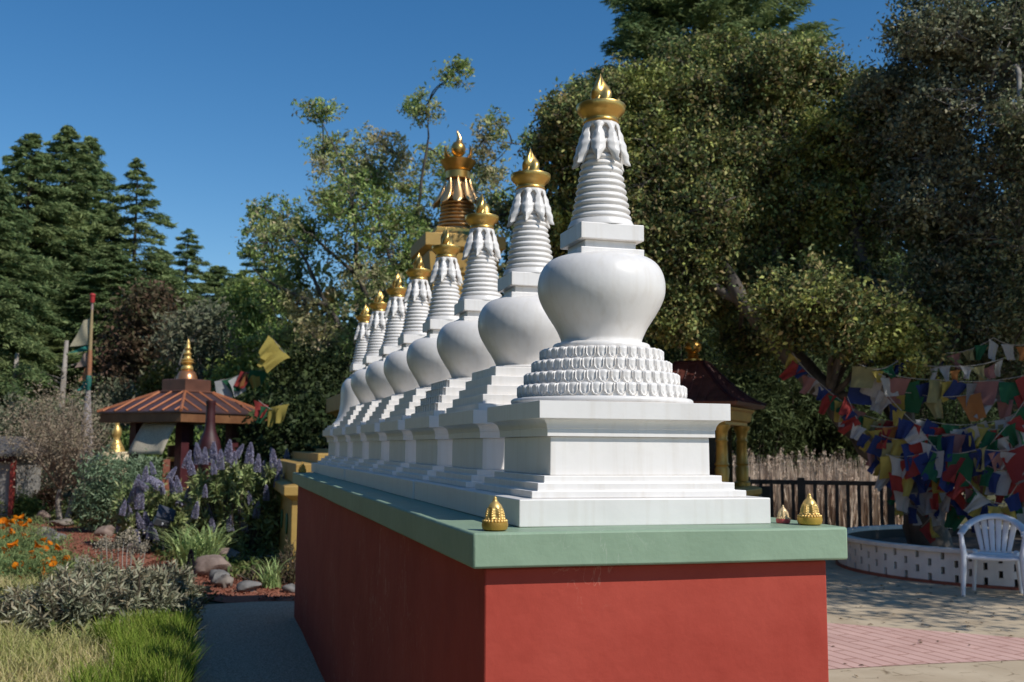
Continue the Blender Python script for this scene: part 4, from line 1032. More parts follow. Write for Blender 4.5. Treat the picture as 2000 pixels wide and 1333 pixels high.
# local: +y is the back of the chair, -y faces the viewer
m = MB()
def seatf(u, v):
    x = (u * 2 - 1); y = v
    wx = .235 + .02 * (1 - v)
    z = .425 - .018 * v - .016 * math.cos(x * PI / 2) * (1 - abs(v - .45)) + (-.035 * max(0, (.14 - v) / .14) ** 2)
    return (x * wx, -.24 + .46 * v, z)
m.grid(seatf, 15, 15); m.build('seat', PLASTIC, ch, smooth=80, solid=.012)
m = MB()
def bz(s_): return .425 + .375 * s_
for j in range(6):                                # back slats, fanning out upward
    c = (j - 2.5) / 2.5
    def sf(u, v, c=c):
        w_ = .021 + .012 * v; x = c * (.125 + .065 * v) + (u * 2 - 1) * w_
        top = 1 - .11 * abs(c) ** 2
        return (x, .225 + .10 * v - .035 * (1 - (c * .9) ** 2) + .03, .415 + (.37 * v) * top)
    m.grid(sf, 4, 10)
m.build('back_slats', PLASTIC, ch, smooth=80, solid=.010)
pts, rd = [], []
for j in range(25):                               # top arch running down into the arm rests
    t = j / 24; a = PI * t
    x = -.30 * math.cos(a); up = math.sin(a)
    y = -.17 + .50 * up ** .7; z = .635 + .165 * up ** 1.25
    pts.append((x, y, z)); rd.append(.036 + .016 * up)
m = MB(); m.tube(pts, rd, 10, flat=.45); m.build('arm_rail', PLASTIC, ch, smooth=80)
def leg(pts, wd):
    mm = MB(); n = len(pts)
    for i, p in enumerate(pts): pass
    mm.tube(pts, wd, 8, flat=.62); return mm
for sx in (-1, 1):
    leg([(sx * .30, -.17, .632), (sx * .292, -.185, .55), (sx * .275, -.215, .43), (sx * .283, -.235, .25), (sx * .292, -.255, .0)], [.036, .042, .052, .046, .032]).build('front_leg', PLASTIC, ch, smooth=80)
    leg([(sx * .20, .21, .44), (sx * .215, .26, .25), (sx * .23, .31, .0)], [.044, .040, .030]).build('rear_leg', PLASTIC, ch, smooth=80)
m = MB(); m.tube([(-.24, -.225, .40), (.24, -.225, .40)], .022, 8, flat=.8); m.tube([(-.20, .21, .405), (.20, .21, .405)], .022, 8); m.build('seat_rim', PLASTIC, ch, smooth=80)

# ================================================================ prayer flags
FC = {'blue': (.028, .055, .22), 'white': (.50, .50, .49), 'red': (.42, .035, .028), 'green': (.025, .17, .075), 'yellow': (.52, .40, .045), 'pink': (.40, .17, .15), 'olive': (.36, .33, .13), 'orange': (.55, .20, .03), 'grey': (.26, .27, .30)}
FM = {k: cloth('flag_cloth_' + k, tuple(.95 * (x * .80 + .20 * sum(c) / 3) for x in c)) for k, c in FC.items()}
STR = pmat('flag_cord', (.30, .28, .24))
def flag_mesh(seed, sag, fold):
    r_ = random.Random(seed); m = MB(); p1, p2, p3 = r_.random() * 6, r_.random() * 6, r_.random() * 6
    tw = r_.uniform(-.7, .7) * fold; pinch = 1 - fold * r_.uniform(.2, .65)
    def f(u, v):
        x = (u - .5) * (1 - (1 - pinch) * v ** .6); z = -v * (1 - .08 * fold)
        y = fold * (.12 * math.sin(u * 7 + p1 + v * 2) * (.3 + v) + .07 * math.sin(u * 13 + p2) * v) + .10 * math.sin(v * 3 + p3) * v
        c, s_ = math.cos(tw * v), math.sin(tw * v)
        x, y = x * c - y * s_, x * s_ + y * c
        return (x + sag * v, y, z + .05 * math.sin(u * PI) * v * sag)
    m.grid(f, 10, 9); return m
FMESH = {}
def get_flag(col, var):
    if (col, var) not in FMESH:
        r_ = random.Random(var * 7 + 1)
        mb = flag_mesh(var * 31 + 5, r_.uniform(-.3, .3), .25 + 1.0 * (var % 5) / 4)
        me = bpy.data.meshes.new('flag'); me.from_pydata(mb.v, [], mb.f); me.update(); me.materials.append(FM[col])
        me.polygons.foreach_set('use_smooth', [True] * len(me.polygons)); FMESH[(col, var)] = me
    return FMESH[(col, var)]
def flag_string(label, pts, cols, size, sag=.12, vars_=(0, 1, 2, 3, 4), seed=1, group='strings of prayer flags in the oak'):
    r_ = random.Random(seed)
    P = [np.asarray(p, float) for p in pts]; o = P[0]
    t = thing('prayer_flag_string', label, 'prayer flags', o, 0, group)
    Q = []
    for i in range(len(P) - 1):
        for q in range(8):
            u = q / 8; Q.append(P[i] * (1 - u) + P[i + 1] * u - o - np.array([0, 0, sag * 4 * u * (1 - u)]))
    Q.append(P[-1] - o)
    m = MB(); m.tube(Q, .005, 5); m.build('cord', STR, t)
    seg = np.cumsum([0] + [np.linalg.norm(Q[i + 1] - Q[i]) for i in range(len(Q) - 1)])
    if group:                                     # older, crumpled flags crowd in between
        cols = [c for c0 in cols for c in ([c0, r_.choice(('blue', 'white', 'red', 'green', 'yellow', 'grey', 'olive', 'pink'))] if c0 and r_.random() < .45 else [c0])]; size *= .90
    n = len(cols)
    for k, c in enumerate(cols):
        if not c: continue
        s_ = seg[-1] * (k + .5) / n; i = max(0, min(len(Q) - 2, int(np.searchsorted(seg, s_) - 1))); u = (s_ - seg[i]) / max(1e-6, seg[i + 1] - seg[i])
        p = Q[i] * (1 - u) + Q[i + 1] * u; d = Q[i + 1] - Q[i]
        f = bpy.data.objects.new('flag', get_flag(c, r_.choice(vars_) + 5 * r_.randrange(3))); COL.objects.link(f); f.parent = t
        f.location = (float(p[0]), float(p[1]), float(p[2]) - (.004 if group is None else r_.choice((.004, .004, .02, .05)))); sc = size * r_.uniform(.72, 1.15); f.scale = (sc, sc, sc * r_.uniform(.85, 1.35))
        f.rotation_euler = (r_.uniform(-.35, .35), -math.atan2(d[2], math.hypot(d[0], d[1])) * .6 + r_.uniform(-.30, .30), math.atan2(d[1], d[0]) + r_.uniform(-.75, .75))
    return t
cyc = lambda n, off=0: [('blue', 'white', 'red', 'green', 'yellow')[(k + off) % 5] for k in range(n)]
q = at
flag_string('prayer flags bunched along the leaning oak limb and sweeping down to the trunk', [q(1548, 690, 13.5), q(1600, 748, 13.3), q(1690, 812, 13.1), q(1768, 822, 13.0)], ['yellow', 'blue', 'white', 'white', 'red', 'green', 'yellow', 'white', 'green', 'yellow', 'olive', 'red'], .26, .03, (3, 4), 3)
flag_string('topmost full row of prayer flags under the oak leaves, faded pink and olive', [q(1678, 712, 12.9), q(1830, 742, 12.7), q(2010, 732, 12.5)], ['olive', 'white', 'pink', 'green', 'olive', 'blue', 'grey', 'pink', 'green'], .30, .05, (0, 1), 4)
flag_string('second row of prayer flags with a big green and a big olive flag', [q(1672, 738, 13.1), q(1780, 768, 12.8), q(1900, 770, 12.6), q(2015, 765, 12.5)], ['blue', 'white', 'yellow', 'green', 'olive', None, 'orange', 'white', 'red'], .32, .04, (0, 1, 2), 5)
flag_string('prayer flags hanging steeply from the limb down to the planter trunk', [q(1655, 775, 13.0), q(1690, 850, 12.9), q(1745, 930, 12.9), q(1790, 1000, 13.0)], ['red', 'blue', 'red', 'white', 'yellow', 'blue', 'yellow', 'white', 'red', 'yellow', 'white'], .24, .02, (3, 4), 6)
flag_string('prayer flags at the height of the oak fork, with white scarves among them', [q(1700, 832, 12.9), q(1800, 818, 12.7), q(1920, 826, 12.5), q(2010, 790, 12.4)], ['yellow', 'orange', 'white', 'white', 'red', 'green', 'blue', 'yellow', 'white', 'olive', 'yellow'], .27, .05, (1, 2, 3), 7)
flag_string('crowded prayer flags just above the trunk fork, yellow one showing its print', [q(1720, 850, 12.8), q(1800, 848, 12.6), q(1900, 832, 12.4), q(2005, 826, 12.3)], ['blue', 'yellow', 'red', 'green', 'blue', 'pink', 'white', 'yellow', 'green', 'red', 'white'], .27, .06, (0, 2, 3), 8)
flag_string('prayer flags round the middle of the oak trunk with a large pale olive flag', [q(1730, 888, 12.7), q(1815, 880, 12.5), q(1915, 876, 12.2), q(2005, 868, 12.2)], ['yellow', 'white', 'blue', 'white', 'red', 'green', 'olive', 'blue', 'white', 'red'], .33, .05, (0, 1, 3), 9)
flag_string('lower prayer flags, bright red and yellow, between trunk and court', [q(1745, 920, 12.7), q(1830, 912, 12.5), q(1920, 905, 12.3), q(2005, 915, 12.2)], ['red', 'yellow', 'blue', 'yellow', 'red', 'green', 'yellow', 'blue', 'white', 'red'], .28, .06, (1, 2, 4), 10)
flag_string('lowest prayer flags trailing towards the planter behind the chair back', [q(1752, 955, 12.8), q(1830, 950, 12.6), q(1915, 942, 12.4), q(2005, 950, 12.3)], ['white', 'blue', 'grey', 'red', 'white', 'blue', 'green', 'yellow', 'red', 'green'], .27, .07, (2, 3, 4), 11)
flag_string('loose prayer flags drooping into the planter soil behind the chair', [q(1765, 985, 12.9), q(1850, 985, 12.7), q(1930, 978, 12.5), q(2005, 990, 12.4)], ['blue', None, 'white', 'red', 'green', 'yellow', 'blue', 'red', 'white'], .27, .06, (2, 3, 4), 12)
flag_string('small faded prayer flags high among the shaded oak twigs', [q(1745, 700, 13.4), q(1850, 690, 13.0), q(1940, 660, 12.8), q(2010, 672, 12.7)], [None, 'olive', 'blue', 'pink', 'olive', 'green', 'white', 'orange'], .20, .05, (2, 3, 4), 13)
flag_string('short prayer flags twisted round the bare twig above the olive flags', [q(1705, 722, 12.8), q(1760, 700, 12.9), q(1850, 715, 12.7), q(1960, 700, 12.6)], ['yellow', None, 'blue', None, 'white', 'orange', 'white', 'pink'], .20, .04, (3, 4), 14)

flag_string('prayer flags slung steeply from the upper row down to the chair back', [q(1712, 745, 12.9), q(1790, 830, 12.6), q(1880, 930, 12.3), q(1960, 1000, 12.2)], ['white', 'blue', 'yellow', 'red', 'white', 'blue', 'green', 'white', 'red', 'yellow', 'blue'], .25, .03, (2, 3, 4), 31)
flag_string('prayer flags slung down from the shaded twigs towards the trunk foot', [q(2010, 770, 12.3), q(1940, 860, 12.3), q(1860, 950, 12.5), q(1800, 1030, 12.9)], ['grey', 'red', 'white', 'green', 'blue', 'yellow', 'grey', 'red', 'blue', 'white', 'yellow', 'red'], .25, .03, (2, 3, 4), 32)
flag_string('prayer flags wound tightly round the oak trunk above the planter', [q(1760, 860, 13.2), q(1830, 890, 12.9), q(1770, 920, 13.1), q(1840, 950, 12.9), q(1790, 985, 13.1)], ['blue', 'red', 'white', 'yellow', 'green', 'blue', 'red', 'white', 'grey', 'blue', 'yellow', 'red', 'white'], .22, .02, (3, 4), 33)
flag_string('prayer flags drooping in a deep curve behind the chair', [q(1850, 860, 12.6), q(1905, 960, 12.2), q(1960, 985, 12.1), q(2012, 900, 12.0)], ['red', 'yellow', 'blue', 'white', 'red', 'green', 'yellow', 'blue', 'grey'], .26, .03, (1, 2, 3, 4), 34)

# mid-distance flags on the garden side
flag_string('small striped prayer flags hanging over the copper roof edge', [q(430, 742, 21), q(462, 735, 21), q(478, 728, 21), q(512, 722, 21)], ['white', 'green', 'white', 'orange', 'red', 'yellow', 'green'], .34, .02, (0, 1, 2), 21, None)
flag_string('bright yellow square prayer flags hanging in the olive green tree', [q(512, 680, 21), q(535, 664, 21), q(556, 690, 21)], ['yellow', 'yellow', 'yellow'], .44, .01, (0, 1, 3), 22, None)
flag_string('crumpled yellow and red prayer flags low beside the copper roof', [q(505, 782, 17.2), q(530, 800, 17.2), q(552, 788, 17.2)], ['red', 'green', 'yellow', 'yellow'], .36, .01, (2, 3, 4), 23, None)

# tall flag pole
a0, a1 = at(166, 905, 26), at(181, 577, 26)
fp = thing('flag_pole', 'slanting pole with a red tip and a narrow vertical prayer banner above the brown bush', 'flag pole', (a0[0], a0[1], 0))
o = np.array([a0[0], a0[1], 0]); dn = (a1 - a0) / np.linalg.norm(a1 - a0); base = a0 - dn * (a0[2] / dn[2])
fp.location = tuple(map(float, base)); LP = np.linalg.norm(a1 - base); tp = dn * LP
m = MB(); m.tube([(0, 0, 0), tp * .5, tp], [.040, .036, .030], 10); m.build('pole', pmat('pink_grey_pole', (.30, .20, .18), (.38, .27, .25)), fp, smooth=60)
m = MB(); m.ball(tp, .07, 14, 10, (1, 1, .7)); m.tube([tp * .965, tp * .995], [.055, .06], 10); m.build('red_tip', pmat('red_tip_paint', (.42, .03, .03)), fp, smooth=60)
segs = [(.765, .89, .30, .03, (.66, .58, .40)), (.735, .763, .32, .03, (.05, .26, .22)), (.665, .733, .20, .2, (.45, .33, .27)), (.60, .663, .13, .0, (.60, .29, .15)), (.555, .598, .15, .02, (.06, .28, .24))]
for za, zb, w0, sl_, c in segs:
    m = MB()
    def bf(u, v, za=za, zb=zb, w0=w0):
        p_ = tp * (zb + (za - zb) * v); off = -RIGHT * (.05 + 1.5 * w0 * (.30 + .70 * v) * u) + FWD * .03 * math.sin(u * 5 + v * 6)
        return p_ + off + np.array([0, 0, -.05 * u])
    m.grid(bf, 6, 10); m.build('banner', cloth('banner_cloth', c), fp, smooth=80)
m = MB(); m.tube([tp * .93, tp * .85, tp * .7, tp * .62, tp * .55], [.045, .07, .08, .08, .07], 10, flat=.6); m.build('banner_sleeve', cloth('sleeve_cloth', (.64, .50, .28)), fp, smooth=80)
m = MB(); m.tube([tp * .74, tp * .70, tp * .62], [.08, .10, .10], 10, flat=.6); m.build('banner', cloth('orange_wrap', (.62, .30, .17)), fp, smooth=80)
m = MB(); m.tube([tp * .62, tp * .60, tp * .55], [.10, .12, .08], 10, flat=.6); m.build('banner', cloth('teal_wrap', (.07, .28, .24)), fp, smooth=80)
m = MB(); m.tube([tp * .55, tp * .48, tp * .42, tp * .34, tp * .26, tp * .16], [.055, .08, .11, .16, .19, .14], 12); m.build('wrapped_cloth', cloth('wrapped_cloth', (.56, .50, .50)), fp, smooth=80)

# ================================================================ copper roofed pavilion
DP = 20.0
px_, py_ = at(360, 871, DP)[:2]
def pz(v): return zat(px_, py_, v)
vd = np.array([px_ - CAM[0], py_ - CAM[1]]); vd /= np.linalg.norm(vd); rr_ = np.array([vd[1], -vd[0]])
cd = -vd * 1.0 + rr_ * (-.05)
pv = thing('pavilion', 'open garden pavilion with a seamed copper roof and golden finial', 'pavilion', (px_, py_, 0), math.atan2(cd[1], cd[0]) - PI / 4)
RH = 158 * DP / FPX / math.sqrt(2)               # half side of the roof
COPPER = pmat('aged_copper', (.065, .042, .046), (.12, .062, .056), 2.5, .42, .15, 20, metal=.3)
SEAM = pmat('sunlit_copper_seam', (.40, .14, .06), (.48, .18, .08), 6, .4, metal=.3)  # copper orange, with sun catching the ribs put into the colour
FASC = pmat('brown_fascia', (.16, .065, .025), (.22, .10, .04), 5, .6)
ze, zf, zt_, = pz(828), pz(809), pz(768)
front_drop = .0
m = MB(); m.square([(RH - .10, ze), (RH, ze + .005), (RH, zf - .015), (RH - .2, zf - .012)]); m.build('fascia', FASC, pv)
hb = 46 * DP / FPX / math.sqrt(2)
m = MB(); m.square([(RH + .03, zf - .012), (RH + .03, zf + .015), (hb + .03, zt_)]); rf = m.build('roof', COPPER, pv)
m = MB()
for k in range(4):
    a = k * PI / 2
    for j in range(-3, 4):
        y = j * RH / 3.4
        x0 = RH + .03; x1 = max(hb + .03, abs(y) + .02)
        zz_ = lambda x: zf + .015 + (zt_ - zf - .015) * (RH + .03 - x) / (RH - hb)
        p0 = (x0, y, zz_(x0) + .012); p1 = (x1, y, zz_(x1) + .012)
        f_ = lambda p: (p[0] * math.cos(a) - p[1] * math.sin(a), p[0] * math.sin(a) + p[1] * math.cos(a), p[2])
        m.tube([f_(p0), f_(p1)], .021, 4)
m.build('roof_seam', SEAM, rf)
m = MB()
for k in range(4):
    a = PI / 4 + k * PI / 2; s2 = math.sqrt(2)
    m = MB(); m.tube([((RH + .03) * s2 * math.cos(a), (RH + .03) * s2 * math.sin(a), zf + .02), ((hb + .03) * s2 * math.cos(a), (hb + .03) * s2 * math.sin(a), zt_ + .01)], .030, 6)
    m.build('hip_trim', SEAM, rf)
m = MB(); zk = pz(743); m.square([(hb + .05, zt_ + .001), (hb + .05, zt_ + .03), (hb, zt_ + .035), (hb, zk), (hb - .05, zk + .01)]); m.build('roof_lantern', pmat('brown_copper', (.13, .055, .035), (.19, .08, .05), 4, .45, metal=.3), pv, bevel=.006)
m = MB(); zk2 = pz(724); m.lathe([(.20, zk + .011), (.19, zk + .06), (.15, zk2 - .03), (.10, zk2)], 32); m.build('cupola', pmat('polished_copper', (.50, .22, .10), (.58, .27, .13), 5, .3, metal=.7), pv, smooth=50)
h_ = pz(662) - zk2; z_ = zk2
m = MB(); m.lathe([(.10, z_), (.115, z_ + .04 * h_), (.10, z_ + .13 * h_), (.07, z_ + .17 * h_), (.10, z_ + .21 * h_), (.130, z_ + .25 * h_), (.10, z_ + .29 * h_), (.125, z_ + .33 * h_), (.07, z_ + .38 * h_), (.055, z_ + .47 * h_), (.085, z_ + .52 * h_), (.05, z_ + .57 * h_), (.042, z_ + .64 * h_), (.068, z_ + .69 * h_), (.042, z_ + .74 * h_), (.045, z_ + .80 * h_), (.03, z_ + .86 * h_), (.034, z_ + .90 * h_), (.018, z_ + .94 * h_), (.003, z_ + h_)], 24); m.build('finial', GOLDT, pv, smooth=60)
POST = pmat('dark_red_post', (.055, .012, .016), (.08, .018, .022), 6, .5)
for sx in (-1, 1):
    for sy in (-1, 1):
        m = MB(); q = RH - .47; m.box(sx * q - .09, sx * q + .09, sy * q - .09, sy * q + .09, 0, ze + .02); m.build('post', POST, pv, bevel=.01)
m = MB(); m.square([(RH - .15, 0), (RH - .15, .14), (RH - .25, .15)]); m.build('floor_slab', STONE, pv)
q = RH - .47; TEAL = pmat('teal_paint', (.055, .15, .16), (.075, .20, .21), 6, .6); GRP = pmat('green_panel_paint', (.018, .14, .07), (.025, .18, .09), 6, .55)
m = MB(); m.box(q - .03, q + .03, -q + .1, q - .5, .15, .60); m.build('teal_parapet', TEAL, pv)
m = MB(); m.box(-q - .03, -q + .03, -q + .1, q - .1, .15, .60); m.build('teal_parapet', TEAL, pv)
m = MB(); m.box(q - .03, q + .03, q - .45, q - .1, .15, .42); m.build('green_parapet', GRP, pv)
m = MB(); m.box(-q + .1, q - .1, q - .03, q + .03, .15, .42); m.build('green_parapet', GRP, pv)
# roll blind hanging askew on the garden side
m = MB()
def blf(u, v): return (q + .30 + .22 * v + .02 * math.sin(u * 6 + v * 3), .80 - u * (.88 + .02 * v) - .10 * v, ze - .01 - .56 * v)
m.grid(blf, 8, 8)
m.build('canvas_blind', cloth('cream_canvas', (.80, .72, .57)), pv, smooth=60, solid=.01)
PW = thing('prayer_drum', 'dark prayer drum standing inside the copper roofed pavilion', 'prayer drum', (px_, py_, .15))
m = MB(); m.lathe([(.05, 0), (.05, .30), (.30, .32), (.31, .36), (.30, 1.3), (.32, 1.34), (.05, 1.36), (.04, 1.75)], 28); m.build('drum', MAROON, PW, smooth=40)
m = MB(); m.lathe([(.312, .5), (.318, .52), (.318, .56), (.312, .58)], 28, cap=False); m.lathe([(.312, 1.05), (.318, 1.07), (.318, 1.11), (.312, 1.13)], 28, cap=False); m.build('gold_band', GOLDT, PW, smooth=40)
t = thing('signboard', 'narrow blue and orange painted board leaning at a pavilion post', 'board', tuple(at(326, 871, 18.9)[:2]) + (0,), .3)
m = MB(); m.box(-.06, .06, -.02, .02, 0, 1.25); m.build('board', pmat('blue_board', (.02, .05, .14), (.03, .07, .18)), t)
m = MB(); m.box(-.062, .062, -.024, -.0205, .55, 1.25); m.build('orange_face', pmat('orange_board', (.20, .06, .035), (.25, .08, .04)), t)

# maroon incense burner
ix, iy = at(409, 871, 16.8)[:2]
def iz(v): return zat(ix, iy, v)
t = thing('incense_burner', 'dark maroon bottle-shaped incense burner with a tall chimney neck', 'burner', (ix, iy, 0)); s_ = 16.8 / FPX
m = MB(); m.lathe([(.16, 0), (.18, .3), (14 * s_, iz(940)), (20 * s_, iz(915)), (22.5 * s_, iz(890)), (22 * s_, iz(874)), (19.5 * s_, iz(861)), (14 * s_, iz(849)), (10.5 * s_, iz(838)), (9.5 * s_, iz(825))], 36); m.build('belly', MAROON, t, smooth=60)
m = MB(); m.lathe([(9.4 * s_, iz(825) + .002), (8.8 * s_, iz(805)), (8.4 * s_, iz(792)), (9.6 * s_, iz(788)), (9.6 * s_, iz(783)), (7.6 * s_, iz(783)), (7.4 * s_, iz(790))], 28); m.build('chimney', MAROON, t, smooth=45)
m = MB(); m.box(-.12, .12, -22.5 * s_ - .004, -22.5 * s_ + .03, iz(897), iz(877)); m.build('fire_door', DKMETAL, t)

# small gold stupa on a cream base
sx_, sy_ = at(227, 871, 22)[:2]
def sz(v): return zat(sx_, sy_, v)
s_ = 22 / FPX
t = thing('gold_statue', 'small gilded bell-shaped shrine on a stepped cream base beside the pavilion', 'shrine', (sx_, sy_, 0), .3)
m = MB(); m.square([(.40, 0), (.40, sz(912)), (.36, sz(910))]); m.square([(34 * s_, sz(908)), (36 * s_, sz(900)), (33 * s_, sz(899)), (30 * s_, sz(889)), (31 * s_, sz(884)), (28 * s_, sz(883))]); m.build('base', pmat('cream_paint', (.62, .50, .32), (.70, .58, .38), 5, .6), t, bevel=.008)
m = MB(); m.lathe([(17 * s_, sz(882.5)), (15 * s_, sz(876)), (11 * s_, sz(868)), (8 * s_, sz(861)), (6 * s_, sz(856)), (8.5 * s_, sz(851)), (9 * s_, sz(845)), (8 * s_, sz(838)), (5 * s_, sz(833)), (4 * s_, sz(829)), (4.8 * s_, sz(826)), (1.5 * s_, sz(820)), (.003, sz(816))], 32); m.build('gilded_body', GOLDT, t, smooth=60)

# little grey-roofed shed
hx, hy = at(-5, 871, 21)[:2]
def hz(v): return zat(hx, hy, v)
t = thing('garden_shed', 'small shed with grey shingle roof and one red corner post', 'shed', (hx, hy, 0), -.28)
s_ = 21 / FPX
SHW = pmat('grey_boards', (.26, .245, .225), (.36, .34, .31), 6, .85, .4, 20, stretch=(6, 6, .6))
m = MB(); m.box(-.9, .36, -.1, 1.2, 0, hz(883)); m.build('wall', SHW, t)
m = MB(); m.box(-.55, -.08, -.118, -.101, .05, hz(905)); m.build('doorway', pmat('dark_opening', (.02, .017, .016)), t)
zr, zt_ = hz(886), hz(852)
m = MB(); m.add([(-1.1, -.32, zr), (.52, -.32, zr), (.52, 1.4, zr), (-1.1, 1.4, zr), (-1.1, .5, zt_), (.30, .5, zt_), (-1.1, -.32, zr - .05), (.52, -.32, zr - .05), (.52, 1.4, zr - .05), (-1.1, 1.4, zr - .05)], [(0, 1, 5, 4), (1, 2, 5), (2, 3, 4, 5), (3, 0, 4), (6, 7, 1, 0), (7, 8, 2, 1), (8, 9, 3, 2), (9, 6, 0, 3), (9, 8, 7, 6)])
m.build('roof', pmat('grey_shingles', (.075, .066, .062), (.15, .135, .125), 9, .9, .8, 40, stretch=(3, 3, 14)), t)
m = MB(); m.box(.365, .45, -.185, -.105, 0, zr - .051); m.build('corner_post', pmat('red_post_paint', (.34, .05, .04), (.42, .07, .05), 6, .6), t, bevel=.006)
m = MB(); m.box(-1.0, .45, -.20, -.122, zr - .16, zr - .052); m.build('fascia', POST, t)

# ================================================================ GARDEN on the shaded side of the plinth
def blades(n, P, hgt, wd, lean, mat, name, parent=None, seg=4, curl=.5):
    """tapered, arching grass blades; P (n,3) roots"""
    a = rng.random(n) * 2 * PI; d = np.stack([np.cos(a), np.sin(a), np.zeros(n)], 1); s_ = np.stack([-np.sin(a), np.cos(a), np.zeros(n)], 1)
    hgt = np.broadcast_to(np.asarray(hgt, float), (n,)) * (.6 + .7 * rng.random(n)); ln = lean * (.3 + rng.random(n)) * hgt
    V = np.empty((n, seg + 1, 2, 3))
    for j in range(seg + 1):
        t = j / seg
        c = P + d * (ln * t ** 1.8)[:, None] + np.stack([np.zeros(n), np.zeros(n), hgt * (t - curl * lean * .45 * t ** 3)], 1)
        w_ = wd * (1 - t ** 1.6) * .5 + .0006
        V[:, j, 0] = c - s_ * w_; V[:, j, 1] = c + s_ * w_
    k = 2 * (seg + 1); base = np.arange(n)[:, None] * k
    F = np.concatenate([base + np.array([[2 * j, 2 * j + 1, 2 * j + 3, 2 * j + 2]]) for j in range(seg)])
    return np_mesh(name, V.reshape(-1, 3), F, mat, parent, True)

GRASSG = leafmat('green_grass_blades', [(0.093, 0.162, 0.020), (0.171, 0.257, 0.031), (0.257, 0.342, 0.051), (0.326, 0.326, 0.086)], None, 1, .35, .5, .3)
GRASSD = leafmat('dry_grass_blades', [(0.248, 0.274, 0.087), (0.546, 0.447, 0.212), (0.745, 0.608, 0.323), (0.347, 0.398, 0.099), (0.844, 0.696, 0.422)], (0.298, 0.373, 0.087), 1.2, .35, .6, .25)
def in_px(n, f):
    """roots on the ground whose photo position satisfies f(u, v)"""
    o = []
    while len(o) < n:
        x, y = -4.0 + 3.4 * rng.random(), 3.2 + 7.5 * rng.random()
        q = np.array([x, y, 0]) - CAM; z_ = q @ FWD
        u = 1000 + FPX * (q @ RIGHT) / z_; v = 666.5 - FPX * (q @ UP) / z_
        if f(u, v, x, y): o.append((x, y, -.01))
    return np.array(o)
wob = lambda y: .05 * math.sin(y * 3.1) + .03 * math.sin(y * 7.7)
P = in_px(9500, lambda u, v, x, y: -1.30 + wob(y) * 2 < x < -.80 + wob(y) * .5 and 3.4 < y < 5.9 and rng.random() < .35 + .65 * (math.sin(x * 9 + y * 4) > -.4))
tag(blades(len(P), P, .24, .008, .5, GRASSG, 'green_grass'), 'bright green grass along the edge of the shaded asphalt path', 'grass', kind='stuff')
P = in_px(17000, lambda u, v, x, y: x < -.86 + wob(y) and y < 9.2 and x > -3.6 and (x < -2.05 or y < 5.7) and (x < -1.3 or rng.random() < .3))
tag(blades(len(P), P, .21, .007, .8, GRASSD, 'dry_grass'), 'tangled dry yellowish grass in the near corner of the garden', 'grass', kind='stuff')

# low ground cover through the garden and under the trees
CLX = np.array([(x, y) for x, y, w_ in cl]); CLW = np.array([w_ for x, y, w_ in cl])
def off_path(x, y):
    best = 9
    for i in range(len(cl) - 1):
        a, b = CLX[i], CLX[i + 1]; t = max(0, min(1, ((x - a[0]) * (b[0] - a[0]) + (y - a[1]) * (b[1] - a[1])) / ((b - a) @ (b - a))))
        d = math.hypot(x - a[0] - t * (b[0] - a[0]), y - a[1] - t * (b[1] - a[1])) - (CLW[i] * (1 - t) + CLW[i + 1] * t)
        best = min(best, d)
    return best
pts = []
while len(pts) < 9000:
    d = 8.5 + 20 * rng.random() ** 1.3; u = -120 + 700 * rng.random(); p = at(u, 871, d)
    if off_path(p[0], p[1]) > -.04 - .05 * rng.random() and not (-.85 < p[0] < 1.3 and p[1] < 7.9) and math.hypot(p[0] - px_, p[1] - py_) > 1.2: pts.append((p[0], p[1], .02))
pts = np.array(pts)
tag(fill_leaves('ground_cover', pts, 7, .07, .085, .032, leafmat('ground_cover_leaves', [(0.054, 0.090, 0.026), (0.108, 0.162, 0.046), (0.180, 0.216, 0.072), (0.180, 0.126, 0.064)], (0.216, 0.198, 0.090), .5, .25), None, up=.8), 'low green ground cover and weeds between the garden paths', 'ground cover', kind='stuff')
# bark chips on and beside the mulch
cp = []
while len(cp) < 5200:
    i = rng.integers(len(cl) - 1); t = rng.random(); w_ = (CLW[i] * (1 - t) + CLW[i + 1] * t) * 1.12
    c = CLX[i] * (1 - t) + CLX[i + 1] * t; d = CLX[i + 1] - CLX[i]; d /= np.linalg.norm(d); s_ = (rng.random() * 2 - 1) * w_
    p = (c[0] - d[1] * s_, c[1] + d[0] * s_, .012)
    if not (-.80 < p[0] < .1 and p[1] < 7.8): cp.append(p)
cp = np.array(cp); n = len(cp); Nn = rng.normal(size=(n, 3)) * .5; Nn[:, 2] += 1; Dd = rng.normal(size=(n, 3)); Dd[:, 2] *= .3
V, F = leaf_mesh(cp, Dd, Nn, .05 * (.5 + rng.random(n)), .022)
tag(np_mesh('bark_chips', V, F, leafmat('bark_chip', [(.11, .04, .025), (.22, .08, .05), (.30, .13, .085), (.20, .12, .085)], None, 1, 0, .9, .1)), 'loose red bark chips strewn on the mulch path', 'bark chips', kind='stuff')

